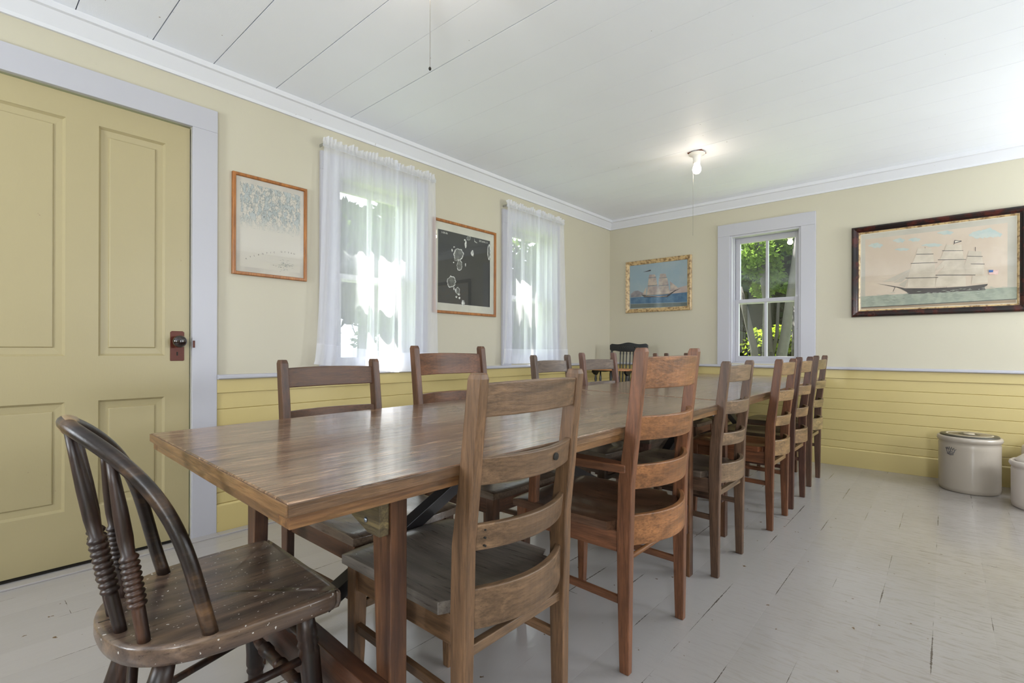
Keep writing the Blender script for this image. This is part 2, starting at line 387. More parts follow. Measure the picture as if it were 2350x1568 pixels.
# wainscot boards, chair rail, skirting
def wains(mb, axis, a0, a1, pos, sgn):
    zs = [.147, .205, .290, .376, .462, .549, .636, .722]
    for z0, z1 in zip(zs[:-1], zs[1:]):
        profile_run(mb, axis, [(0, z0), (.008, z0), (.012, z0+.004), (.012, z1-.002), (.010, z1), (0, z1)], a0, a1, pos, sgn)
    profile_run(mb, axis, [(0, .722), (.021, .722), (.021, .795), (0, .795)], a0, a1, pos, sgn)
rail = [(0, .792), (.038, .792), (.046, .798), (.046, .810), (.040, .816), (0, .816)]
base = [(0, 0), (.020, 0), (.020, .138), (.014, .147), (0, .147)]
RY = DY1+CASW
mb = MB(); wains(mb, 'Y', RY, D, 0, 1); trim(mb, YEL, 'yellow painted board wainscot under the curtained windows')
mb = MB(); wains(mb, 'X', 0, RW, D, -1); trim(mb, YEL, 'yellow painted board wainscot on the end wall')
mb = MB(); wains(mb, 'Y', BW, D, RW, -1); wains(mb, 'X', 0, RW, BW, 1); wains(mb, 'Y', BW, DY0-CASW, 0, 1); trim(mb, YEL, 'yellow board wainscot outside the frame')
mb = MB(); profile_run(mb, 'Y', rail, RY, D, 0, 1); trim(mb, TRIM, 'white chair rail along the left wall')
mb = MB(); profile_run(mb, 'X', rail, 0, RW, D, -1); trim(mb, TRIM, 'white chair rail along the end wall')
mb = MB(); profile_run(mb, 'Y', rail, BW, D, RW, -1); profile_run(mb, 'X', rail, 0, RW, BW, 1); trim(mb, TRIM, 'white chair rail outside the frame')
mb = MB(); profile_run(mb, 'Y', base, RY, D, 0, 1); struct(mb.build('baseboard_left', YEL, bevel=.001), 'yellow skirting board below the curtained windows', 'baseboard')
mb = MB(); profile_run(mb, 'X', base, 0, RW, D, -1); struct(mb.build('baseboard_far', YEL, bevel=.001), 'yellow skirting board along the end wall', 'baseboard')
mb = MB(); profile_run(mb, 'Y', base, BW, D, RW, -1); struct(mb.build('baseboard_right', YEL, bevel=.001), 'yellow skirting board outside the frame', 'baseboard')
# roof overhang outside over the left windows
EAVE = plain('grey_shingle_eave', srgb(150, 148, 142), .8)
trim(MB().box(-T-.20, BW, 2.62, -T, D+T, 2.70), EAVE, 'roof overhang outside above the curtained windows')

# ------------------------------------------------------------------ windows (local: x right, -y into the room, z up; wall face at y=0)
def window(n, loc, rotz, wdt, label):
    root = thing('window_%d' % n, label, 'window', loc, rotz, kind='structure')
    h = wdt/2; z0, z1 = WIN_Z0, WIN_Z1
    c = MB(); c.box(-h-CASW, -.022, .816, -h, 0, z1).box(h, -.022, .816, h+CASW, 0, z1).box(-h-CASW, -.022, z1, h+CASW, 0, z1+CASW)
    c.build('casing', TRIM, root, .002)
    j = MB(); j.box(-h, -.012, z0, -h+.016, T, z1).box(h-.016, -.012, z0, h, T, z1).box(-h+.016, -.012, z1-.016, h-.016, T, z1).box(-h+.016, 0, z0, h-.016, T+.03, z0+.012)
    j.box(-h+.016, .03, z0, -h+.028, .045, z1).box(h-.028, .03, z0, h-.016, .045, z1)
    j.build('jamb', TRIM, root, .001)
    zm = 1.41
    for nm, ya, yb, a, b in (('upper_sash', .088, .118, zm-.02, z1-.016), ('lower_sash', .050, .080, z0+.012, zm+.02)):
        s = MB(); st = .044; x0, x1 = -h+.018, h-.018
        bt = .055 if nm == 'lower_sash' else .034; tp = .034 if nm == 'lower_sash' else .05
        s.box(x0, ya, a, x0+st, yb, b).box(x1-st, ya, a, x1, yb, b).box(x0+st, ya, a, x1-st, yb, a+bt).box(x0+st, ya, b-tp, x1-st, yb, b)
        s.box(-.011, ya+.002, a+bt, .011, yb-.002, b-tp)
        so = s.build(nm, TRIM, root, .002)
        for xa, xb in ((x0+st, -.011), (.011, x1-st)):
            MB().box(xa-.004, (ya+yb)/2-.0015, a+bt-.004, xb+.004, (ya+yb)/2+.0015, b-tp+.004).build('pane', GLASS, so)
    return root
window(1, (0, sum(W1)/2, 0), PI/2, W1[1]-W1[0], 'white sash window behind the nearer sheer curtains')
window(2, (0, sum(W2)/2, 0), PI/2, W2[1]-W2[0], 'white sash window behind the farther sheer curtains')
window(3, (sum(WF)/2, D, 0), 0, WF[1]-WF[0], 'white four-pane sash window without curtains looking onto trees')
window(4, (RW, 2.0, 0), -PI/2, .6, 'window outside the frame on the right wall near the viewer')
window(5, (RW, 4.2, 0), -PI/2, .6, 'window outside the frame on the right wall farther on')
window(6, (1.2, BW, 0), PI, .6, 'window behind the viewer on the left')
window(7, (4.35, BW, 0), PI, .6, 'window behind the viewer on the right')

# ------------------------------------------------------------------ door (local frame as windows; x = Y world)
door = thing('door_1', 'closed yellow four-panel door in a white casing', 'door', (0, 0, 0), PI/2, kind='structure')
c = MB(); c.box(DY1, -.022, 0, DY1+CASW, 0, DZ).box(DY0-CASW, -.022, 0, DY0, 0, DZ).box(DY0-CASW, -.022, DZ, DY1+CASW, 0, DZ+CASW)
c.box(DY1+.0, .04, 0, DY1-.004, T, DZ).box(DY0, .04, 0, DY0+.004, T, DZ).box(DY0, .04, DZ-.004, DY1, T, DZ)
c.build('casing', TRIM, door, .002)
F0, F1 = .004, .042       # face and back of the slab
xs = [DY0+.006, .087, .338, .449, .699, DY1-.006]; zs = [.018, .250, .718, .916, 1.940, DZ-.008]
s = MB()
for a, b_ in ((xs[0], xs[1]), (xs[2], xs[3]), (xs[4], xs[5])): s.box(a, F0, zs[0], b_, F1, zs[5])
for a, b_ in ((xs[1], xs[2]), (xs[3], xs[4])):
    for z0, z1 in ((zs[0], zs[1]), (zs[2], zs[3]), (zs[4], zs[5])): s.box(a, F0, z0, b_, F1, z1)
slab = s.build('slab', YELD, door, .0)
MB().box(DY0, F0+.012, 0, DY1, F1+.02, .019).build('threshold_gap', DARK, door)
for a, b_ in ((xs[1], xs[2]), (xs[3], xs[4])):
    for z0, z1 in ((zs[1], zs[2]), (zs[3], zs[4])):
        p = MB()
        def ringr(i, y): return [(a+i, y, z0+i), (b_-i, y, z0+i), (b_-i, y, z1-i), (a+i, y, z1-i)]
        p.rings([ringr(0, F1-.002), ringr(0, F0+.002), ringr(.009, F0+.012), ringr(.036, F0+.014), ringr(.039, F0+.009), ringr(.042, F0+.008)])
        p.build('panel', YELD, door)
RUST = plain('rusty_brown_plate', srgb(96, 40, 20), .45, .2, var=.3)
KNOB = plain('dark_brown_ceramic_knob', srgb(30, 16, 14), .12, coat=.8)
p = MB(); p.prism([(.722, .890), (.776, .890), (.779, .894), (.779, 1.030), (.772, 1.036), (.727, 1.036), (.720, 1.030), (.720, .894)], F0-.003, F0)
plate = p.build('lock_plate', RUST, door, .0008)
MB().box(.746, F0-.0036, .916, .752, F0-.003, .934).build('keyhole', DARK, plate)
k = MB(); kr = [(0, .010), (.25, .009), (.45, .010), (.5, .016), (.58, .025), (.72, .030), (.86, .027), (.95, .018), (1, .006)]
k.turned((.750, F0, .985), (.750, F0-.058, .985), kr, 24); kk = k.build('knob', KNOB, door)
MB().box(DY1+.002, -.0235, .955, DY1+.012, -.018, .99).build('strike_plate', RUST, door, .001)
struct(MB().box(.018, DY0-CASW, 0, .075, RY+.0, .008).box(.023, RY, 0, .075, D-.02, .008).build('trim_%d' % (ntrim[0]+1), FLOOR, bevel=.002), 'flat grey painted floor strip along the left wall', 'trim'); ntrim[0] += 1
# ------------------------------------------------------------------ outlines of the painted pictures, metres from each picture centre
BIG={'sea':[[(-0.443,-0.198),(0.464,-0.191),(0.464,-0.279),(-0.441,-0.29)]],'line':[[(-0.441,-0.285),(0.464,-0.273),(0.464,-0.277),(-0.441,-0.29)]],'hull':[[(-0.225,-0.136),(-0.163,-0.153),(0.024,-0.166),(0.182,-0.167),(0.301,-0.158),(0.297,-0.17),(0.284,-0.178),(0.289,-0.201),(0.162,-0.201),(0.011,-0.203),(-0.14,-0.2),(-0.151,-0.182),(-0.187,-0.156)]],'rig':[[(-0.343,-0.099),(-0.22,-0.134),(-0.163,-0.151),(-0.225,-0.139)],[(-0.225,-0.139),(-0.238,-0.173),(-0.235,-0.174),(-0.222,-0.141)]],'sail':[[(-0.087,0.146),(-0.008,0.137),(-0.001,0.094),(-0.096,0.104)],[(-0.096,0.102),(0.003,0.092),(0.008,0.029),(-0.117,0.038)],[(-0.121,0.035),(0.012,0.024),(0.017,-0.085),(-0.145,-0.075)],[(-0.142,-0.078),(0.018,-0.088),(0.015,-0.157),(-0.149,-0.148)],[(0.075,0.152),(0.161,0.141),(0.164,0.098),(0.069,0.11)],[(0.063,0.108),(0.167,0.096),(0.174,0.033),(0.043,0.045)],[(0.071,0.038),(0.176,0.03),(0.183,-0.08),(0.024,-0.066),(0.063,-0.019)],[(0.026,-0.071),(0.184,-0.083),(0.186,-0.165),(0.015,-0.155)],[(0.2,0.09),(0.266,0.079),(0.268,0.043),(0.194,0.054)],[(0.194,0.05),(0.27,0.039),(0.276,-0.011),(0.18,-0.001)],[(0.178,-0.004),(0.278,-0.016),(0.284,-0.092),(0.184,-0.083)],[(0.221,-0.091),(0.3,-0.097),(0.3,-0.148),(0.215,-0.151)],[(0.017,-0.02),(0.067,0.038),(0.076,0.038),(0.058,-0.019),(0.019,-0.035)]],'jib':[[(-0.303,-0.092),(-0.225,-0.092),(-0.089,0.003),(-0.121,0.0)],[(-0.235,-0.104),(-0.182,-0.102),(-0.057,0.023),(-0.103,-0.008)],[(-0.201,-0.124),(-0.14,-0.076),(-0.163,-0.145)]],'yard':[[(-0.128,0.038),(0.028,0.026),(0.028,0.023),(-0.128,0.034)],[(-0.159,-0.073),(0.032,-0.085),(0.032,-0.089),(-0.159,-0.077)],[(-0.096,0.105),(0.005,0.094),(0.005,0.09),(-0.096,0.101)],[(0.054,0.112),(0.171,0.098),(0.171,0.095),(0.054,0.108)],[(0.03,0.047),(0.186,0.032),(0.186,0.029),(0.03,0.043)],[(0.017,-0.066),(0.236,-0.086),(0.236,-0.09),(0.017,-0.07)],[(0.192,0.054),(0.274,0.042),(0.274,0.039),(0.192,0.051)],[(0.211,-0.004),(0.284,-0.013),(0.284,-0.017),(0.211,-0.007)],[(-0.045,0.151),(-0.043,0.151),(-0.042,0.141),(-0.044,0.141)],[(0.121,0.174),(0.124,0.174),(0.121,0.147),(0.118,0.147)],[(0.234,0.113),(0.237,0.113),(0.237,0.082),(0.235,0.083)]],'pennantline':[[(0.122,0.18),(0.163,0.169),(0.161,0.164),(0.122,0.154)]],'pennant':[[(0.125,0.174),(0.156,0.169),(0.125,0.159)]],'canton':[[(0.305,-0.059),(0.329,-0.062),(0.327,-0.078),(0.306,-0.077)]],'stripes':[[(0.329,-0.062),(0.355,-0.066),(0.352,-0.097),(0.307,-0.092),(0.306,-0.077),(0.327,-0.078)]],'cloud':[[(-0.299,0.197),(-0.309,0.193),(-0.313,0.187),(-0.318,0.179),(-0.334,0.187),(-0.351,0.183),(-0.362,0.187),(-0.376,0.198),(-0.392,0.202),(-0.396,0.21),(-0.384,0.214),(-0.372,0.223),(-0.365,0.221),(-0.353,0.223),(-0.335,0.226),(-0.323,0.213),(-0.315,0.213),(-0.303,0.205)],[(-0.162,0.217),(-0.17,0.214),(-0.173,0.209),(-0.177,0.202),(-0.19,0.209),(-0.203,0.205),(-0.212,0.208),(-0.223,0.218),(-0.235,0.221),(-0.239,0.228),(-0.229,0.232),(-0.22,0.239),(-0.214,0.237),(-0.204,0.24),(-0.19,0.242),(-0.181,0.231),(-0.175,0.231),(-0.165,0.224)],[(-0.069,0.21),(-0.077,0.207),(-0.08,0.203),(-0.084,0.197),(-0.096,0.203),(-0.109,0.2),(-0.118,0.203),(-0.128,0.212),(-0.141,0.214),(-0.144,0.221),(-0.135,0.224),(-0.125,0.23),(-0.12,0.228),(-0.11,0.23),(-0.097,0.231),(-0.087,0.222),(-0.082,0.222),(-0.072,0.216)],[(-0.136,0.145),(-0.145,0.143),(-0.149,0.14),(-0.154,0.136),(-0.169,0.141),(-0.185,0.14),(-0.196,0.142),(-0.208,0.149),(-0.224,0.152),(-0.228,0.157),(-0.216,0.159),(-0.205,0.163),(-0.198,0.161),(-0.187,0.162),(-0.17,0.162),(-0.158,0.155),(-0.151,0.155),(-0.14,0.15)],[(0.058,0.151),(0.045,0.15),(0.041,0.146),(0.033,0.142),(0.013,0.148),(-0.009,0.147),(-0.023,0.15),(-0.04,0.159),(-0.061,0.162),(-0.067,0.168),(-0.051,0.17),(-0.036,0.175),(-0.027,0.172),(-0.011,0.173),(0.012,0.173),(0.028,0.164),(0.037,0.163),(0.053,0.157)],[(0.118,0.235),(0.109,0.232),(0.105,0.227),(0.099,0.222),(0.084,0.229),(0.068,0.226),(0.057,0.23),(0.044,0.239),(0.029,0.242),(0.025,0.249),(0.036,0.251),(0.048,0.257),(0.055,0.255),(0.067,0.257),(0.084,0.258),(0.095,0.248),(0.102,0.248),(0.114,0.241)],[(0.296,0.194),(0.286,0.187),(0.282,0.179),(0.276,0.167),(0.26,0.178),(0.244,0.171),(0.233,0.176),(0.22,0.191),(0.203,0.196),(0.199,0.208),(0.211,0.214),(0.223,0.227),(0.23,0.224),(0.242,0.228),(0.26,0.232),(0.272,0.216),(0.279,0.216),(0.292,0.205)],[(0.351,0.196),(0.341,0.188),(0.336,0.178),(0.33,0.165),(0.313,0.177),(0.296,0.169),(0.284,0.175),(0.27,0.192),(0.252,0.197),(0.248,0.212),(0.26,0.22),(0.273,0.235),(0.281,0.231),(0.294,0.236),(0.313,0.242),(0.326,0.222),(0.333,0.222),(0.347,0.209)],[(0.374,0.182),(0.368,0.178),(0.366,0.173),(0.362,0.166),(0.353,0.173),(0.342,0.169),(0.336,0.172),(0.328,0.181),(0.318,0.183),(0.315,0.191),(0.322,0.194),(0.33,0.202),(0.334,0.2),(0.342,0.202),(0.352,0.205),(0.36,0.195),(0.364,0.195),(0.372,0.188)]]}
SMALL={'sea':[[(-0.309,-0.112),(0.314,-0.096),(0.314,-0.194),(-0.309,-0.177)]],'shore':[[(-0.309,-0.18),(0.314,-0.198),(0.315,-0.25),(-0.309,-0.226)]],'dusk':[[(0.021,-0.081),(0.314,-0.027),(0.314,-0.096),(0.021,-0.104)]],'hill':[[(-0.307,-0.072),(-0.267,-0.043),(-0.22,-0.04),(-0.148,-0.078),(-0.189,-0.109),(-0.307,-0.108)]],'hull':[[(-0.179,-0.086),(-0.118,-0.1),(0.021,-0.116),(0.108,-0.111),(0.183,-0.071),(0.257,-0.047),(0.188,-0.078),(0.132,-0.117),(0.108,-0.132),(-0.148,-0.117)]],'sail':[[(-0.089,0.119),(-0.029,0.115),(-0.014,0.084),(-0.098,0.087)],[(-0.098,0.082),(-0.014,0.079),(0.001,-0.001),(-0.108,-0.001)],[(-0.108,-0.006),(0.004,-0.006),(0.006,-0.099),(-0.118,-0.095)],[(0.03,0.116),(0.088,0.111),(0.102,0.07),(0.02,0.076)],[(0.015,0.072),(0.107,0.065),(0.122,-0.009),(0.011,-0.004)],[(0.008,-0.009),(0.122,-0.013),(0.131,-0.099),(0.006,-0.099)],[(0.136,0.029),(0.22,-0.042),(0.141,-0.067)],[(-0.169,-0.086),(-0.123,-0.005),(-0.128,-0.094)]],'pennant':[[(-0.165,0.152),(-0.079,0.169),(-0.069,0.163),(-0.079,0.155)]],'hullband':[[(-0.169,-0.1),(0.021,-0.118),(0.108,-0.116),(0.108,-0.121),(0.021,-0.124),(-0.166,-0.105)]]}
AERIAL={'photo':[[(-0.293,0.279),(0.269,0.272),(0.247,-0.285),(-0.31,-0.281)]],'outline':[[(-0.025,0.12),(-0.033,0.107),(-0.038,0.094),(-0.045,0.084),(-0.06,0.073),(-0.073,0.068),(-0.088,0.063),(-0.103,0.07),(-0.118,0.068),(-0.127,0.078),(-0.128,0.092),(-0.137,0.104),(-0.13,0.116),(-0.123,0.131),(-0.118,0.144),(-0.103,0.154),(-0.088,0.159),(-0.074,0.153),(-0.059,0.156),(-0.045,0.153),(-0.043,0.142),(-0.027,0.132)],[(-0.046,0.032),(-0.043,0.02),(-0.048,0.008),(-0.052,-0.004),(-0.061,-0.005),(-0.067,-0.014),(-0.076,-0.01),(-0.084,-0.015),(-0.089,-0.01),(-0.098,0.004),(-0.096,0.013),(-0.103,0.024),(-0.098,0.037),(-0.093,0.047),(-0.091,0.058),(-0.083,0.064),(-0.076,0.07),(-0.068,0.067),(-0.059,0.07),(-0.053,0.061),(-0.045,0.057),(-0.047,0.043)],[(-0.105,-0.102),(-0.117,-0.114),(-0.114,-0.128),(-0.125,-0.135),(-0.137,-0.146),(-0.149,-0.146),(-0.162,-0.15),(-0.176,-0.153),(-0.189,-0.144),(-0.193,-0.133),(-0.194,-0.122),(-0.2,-0.112),(-0.198,-0.098),(-0.194,-0.087),(-0.184,-0.081),(-0.174,-0.073),(-0.163,-0.059),(-0.149,-0.066),(-0.136,-0.062),(-0.125,-0.067),(-0.115,-0.077),(-0.114,-0.089)],[(-0.069,-0.167),(-0.069,-0.175),(-0.071,-0.18),(-0.076,-0.19),(-0.08,-0.191),(-0.084,-0.195),(-0.091,-0.196),(-0.096,-0.192),(-0.101,-0.192),(-0.104,-0.186),(-0.107,-0.178),(-0.108,-0.171),(-0.105,-0.164),(-0.106,-0.156),(-0.101,-0.148),(-0.096,-0.143),(-0.091,-0.141),(-0.085,-0.14),(-0.079,-0.146),(-0.076,-0.149),(-0.069,-0.153),(-0.068,-0.16)],[(0.046,0.259),(0.046,0.254),(0.042,0.249),(0.041,0.244),(0.035,0.242),(0.029,0.24),(0.023,0.239),(0.017,0.237),(0.01,0.239),(0.006,0.243),(0.006,0.247),(0.002,0.251),(0.003,0.256),(0.007,0.261),(0.011,0.265),(0.016,0.268),(0.022,0.273),(0.029,0.272),(0.035,0.273),(0.041,0.272),(0.044,0.267),(0.047,0.264)],[(-0.089,0.072),(-0.089,0.068),(-0.091,0.064),(-0.097,0.062),(-0.099,0.059),(-0.105,0.059),(-0.11,0.058),(-0.115,0.057),(-0.118,0.059),(-0.122,0.06),(-0.126,0.064),(-0.126,0.067),(-0.125,0.07),(-0.121,0.075),(-0.118,0.076),(-0.116,0.08),(-0.11,0.082),(-0.105,0.082),(-0.101,0.083),(-0.095,0.081),(-0.091,0.078),(-0.091,0.075)]],'island':[[(0.004,0.201),(0.001,0.182),(-0.003,0.173),(-0.007,0.174),(-0.012,0.17),(-0.014,0.183),(-0.019,0.197),(-0.017,0.21),(-0.012,0.22),(-0.007,0.236),(-0.001,0.23),(0.002,0.218)],[(0.08,0.144),(0.079,0.133),(0.074,0.117),(0.066,0.121),(0.058,0.121),(0.055,0.125),(0.048,0.139),(0.051,0.153),(0.059,0.161),(0.065,0.167),(0.073,0.167),(0.076,0.158)],[(-0.141,0.133),(-0.141,0.128),(-0.145,0.123),(-0.148,0.121),(-0.152,0.121),(-0.153,0.126),(-0.154,0.131),(-0.155,0.135),(-0.153,0.143),(-0.148,0.144),(-0.145,0.14),(-0.142,0.137)],[(-0.116,0.164),(-0.117,0.162),(-0.122,0.159),(-0.126,0.157),(-0.132,0.157),(-0.136,0.158),(-0.135,0.161),(-0.134,0.163),(-0.13,0.166),(-0.126,0.167),(-0.122,0.166),(-0.116,0.165)],[(-0.128,0.043),(-0.128,0.04),(-0.131,0.039),(-0.133,0.038),(-0.136,0.038),(-0.138,0.039),(-0.138,0.041),(-0.139,0.044),(-0.135,0.046),(-0.133,0.048),(-0.13,0.048),(-0.127,0.046)],[(-0.004,0.042),(-0.003,0.033),(-0.006,0.031),(-0.009,0.026),(-0.011,0.028),(-0.014,0.033),(-0.014,0.04),(-0.015,0.046),(-0.011,0.054),(-0.009,0.052),(-0.005,0.054),(-0.004,0.049)],[(-0.012,-0.258),(-0.016,-0.268),(-0.022,-0.274),(-0.033,-0.285),(-0.042,-0.285),(-0.045,-0.271),(-0.051,-0.261),(-0.046,-0.25),(-0.043,-0.236),(-0.033,-0.239),(-0.023,-0.238),(-0.02,-0.247)],[(-0.103,-0.17),(-0.104,-0.179),(-0.106,-0.186),(-0.11,-0.189),(-0.113,-0.184),(-0.116,-0.178),(-0.118,-0.172),(-0.117,-0.162),(-0.113,-0.154),(-0.11,-0.153),(-0.107,-0.157),(-0.103,-0.163)],[(-0.066,-0.195),(-0.065,-0.199),(-0.07,-0.204),(-0.076,-0.203),(-0.08,-0.203),(-0.087,-0.201),(-0.087,-0.197),(-0.087,-0.191),(-0.081,-0.187),(-0.076,-0.186),(-0.07,-0.189),(-0.066,-0.19)],[(-0.095,-0.217),(-0.095,-0.22),(-0.098,-0.224),(-0.102,-0.225),(-0.106,-0.224),(-0.111,-0.222),(-0.112,-0.218),(-0.112,-0.213),(-0.106,-0.212),(-0.102,-0.209),(-0.099,-0.21),(-0.093,-0.212)],[(-0.063,-0.222),(-0.064,-0.227),(-0.068,-0.233),(-0.072,-0.231),(-0.076,-0.23),(-0.08,-0.228),(-0.08,-0.224),(-0.08,-0.219),(-0.076,-0.218),(-0.072,-0.214),(-0.068,-0.214),(-0.063,-0.218)],[(-0.008,0.235),(-0.01,0.231),(-0.014,0.228),(-0.017,0.226),(-0.021,0.228),(-0.024,0.229),(-0.023,0.233),(-0.025,0.236),(-0.02,0.239),(-0.017,0.24),(-0.013,0.241),(-0.009,0.238)],[(-0.123,-0.156),(-0.122,-0.161),(-0.125,-0.167),(-0.129,-0.167),(-0.132,-0.165),(-0.133,-0.162),(-0.136,-0.157),(-0.136,-0.152),(-0.132,-0.149),(-0.129,-0.144),(-0.124,-0.146),(-0.124,-0.151)]],'coast':[[(0.274,0.185),(0.271,0.167),(0.273,0.148),(0.267,0.136),(0.264,0.125),(0.258,0.112),(0.253,0.115),(0.247,0.122),(0.242,0.135),(0.239,0.148),(0.235,0.162),(0.236,0.179),(0.236,0.196),(0.238,0.217),(0.243,0.232),(0.248,0.235),(0.253,0.243),(0.258,0.246),(0.264,0.248),(0.267,0.232),(0.269,0.22),(0.274,0.204)]],'coast2':[[(0.085,0.268),(0.093,0.244),(0.122,0.234),(0.113,0.23),(0.088,0.238)]]}
# ------------------------------------------------------------------ curtains
def curtain(y0t, y1t, y0b, y1b, z0a, z0b, seed, label, group):
    """one gathered panel: top from y0t..y1t, bottom y0b..y1b, hem height z0a..z0b"""
    rnd = random.Random(seed); ph = [rnd.uniform(0, 6.28) for _ in range(8)]; nfold = (y1t-y0t)/.095
    zt = 2.150
    def fold(s, q):
        """s across 0..1, q height 0 bottom..1 top"""
        a = .006+.014*(1-q)**.8
        w = math.sin(2*PI*nfold*s+ph[0]+1.1*math.sin(2*PI*1.7*s+ph[1])+.6*(1-q)*math.sin(5*s+ph[5])) * (.75+.25*math.sin(2*PI*2.3*s+ph[2]))
        return a*w + .012*(1-q)*math.sin(2*PI*.9*s+ph[3]) + .0016*q*math.sin(2*PI*nfold*3.1*s+ph[4])
    n = 110; m = 46
    def grid(q0, q1, rows, hem=0):
        vs = []; fs = []
        for i in range(rows+1):
            q = q0+(q1-q0)*i/rows
            for j in range(n+1):
                s_ = j/n; ya = y0b+(y0t-y0b)*q**.55; yb = y1b+(y1t-y1b)*q**.55
                zb = z0a+(z0b-z0a)*s_
                vs.append((.066+fold(s_, q)+hem*.0015, ya+(yb-ya)*s_, zb+(zt-zb)*q))
        for i in range(rows):
            for j in range(n): a = i*(n+1)+j; fs.append((a, a+1, a+n+2, a+n+1))
        return vs, fs
    b = MB(); b.add(*grid(.095, 1, m), True)
    root = b.build('curtain', SHEER, fix=False); tag(root, label, 'curtain', group)
    h = MB(); h.add(*grid(0, .095, 6, 1), True); h.build('hem', HEM, root, fix=False)
    # pocket over the rod and standing ruffle
    r = MB(); vs = []; fs = []; rr = 420
    hts = [2.150, 2.170, 2.180, 2.193, 2.207]
    for i, z in enumerate(hts):
        for j in range(rr+1):
            s_ = j/rr; amp = (0, .001, .004, .009, .014)[i]
            x = .066+(0, .004, 0, 0, 0)[i]+amp*math.sin(2*PI*nfold*3.4*s_+ph[0]+1.4*math.sin(2*PI*4*s_+ph[6])+.2*i)
            zz = z+(0, 0, 0, .003, .009)[i]*math.sin(2*PI*nfold*.7*s_+ph[7]+math.sin(17*s_))
            vs.append((x, y0t-.008+(y1t-y0t+.016)*s_, zz))
    for i in range(len(hts)-1):
        for j in range(rr): a = i*(rr+1)+j; fs.append((a, a+1, a+rr+2, a+rr+1))
    r.add(vs, fs, True); r.build('ruffle', HEM, root, fix=False)
    return root
curtain(1.472, 2.00, 1.405, 1.965, .862, .800, 1, 'left sheer white curtain panel on the nearer window', 'sheer curtain panels')
curtain(1.985, 2.318, 1.950, 2.345, .798, .800, 2, 'right sheer white curtain panel on the nearer window', 'sheer curtain panels')
curtain(3.098, 3.54, 3.035, 3.52, .832, .828, 3, 'left sheer white curtain panel on the farther window', 'sheer curtain panels')
curtain(3.500, 3.915, 3.46, 4.005, .828, .832, 4, 'right sheer white curtain panel on the farther window', 'sheer curtain panels')
for y0, y1, nm in ((1.468, 2.322, 'nearer'), (3.094, 3.919, 'farther')):
    r = thing('curtain_rod', 'thin metal curtain rod across the top of the %s curtained window' % nm, 'curtain rod', (0, y0, 2.161), 0, 'curtain rods')
    MB().tube([(.062, 0, 0), (.062, y1-y0, 0)], .0045, 8).build('rod', RODM, r)
    for yy in (0, y1-y0): MB().box(.022, yy-.002, -.008, .064, yy+.002, .008).build('bracket', RODM, r)

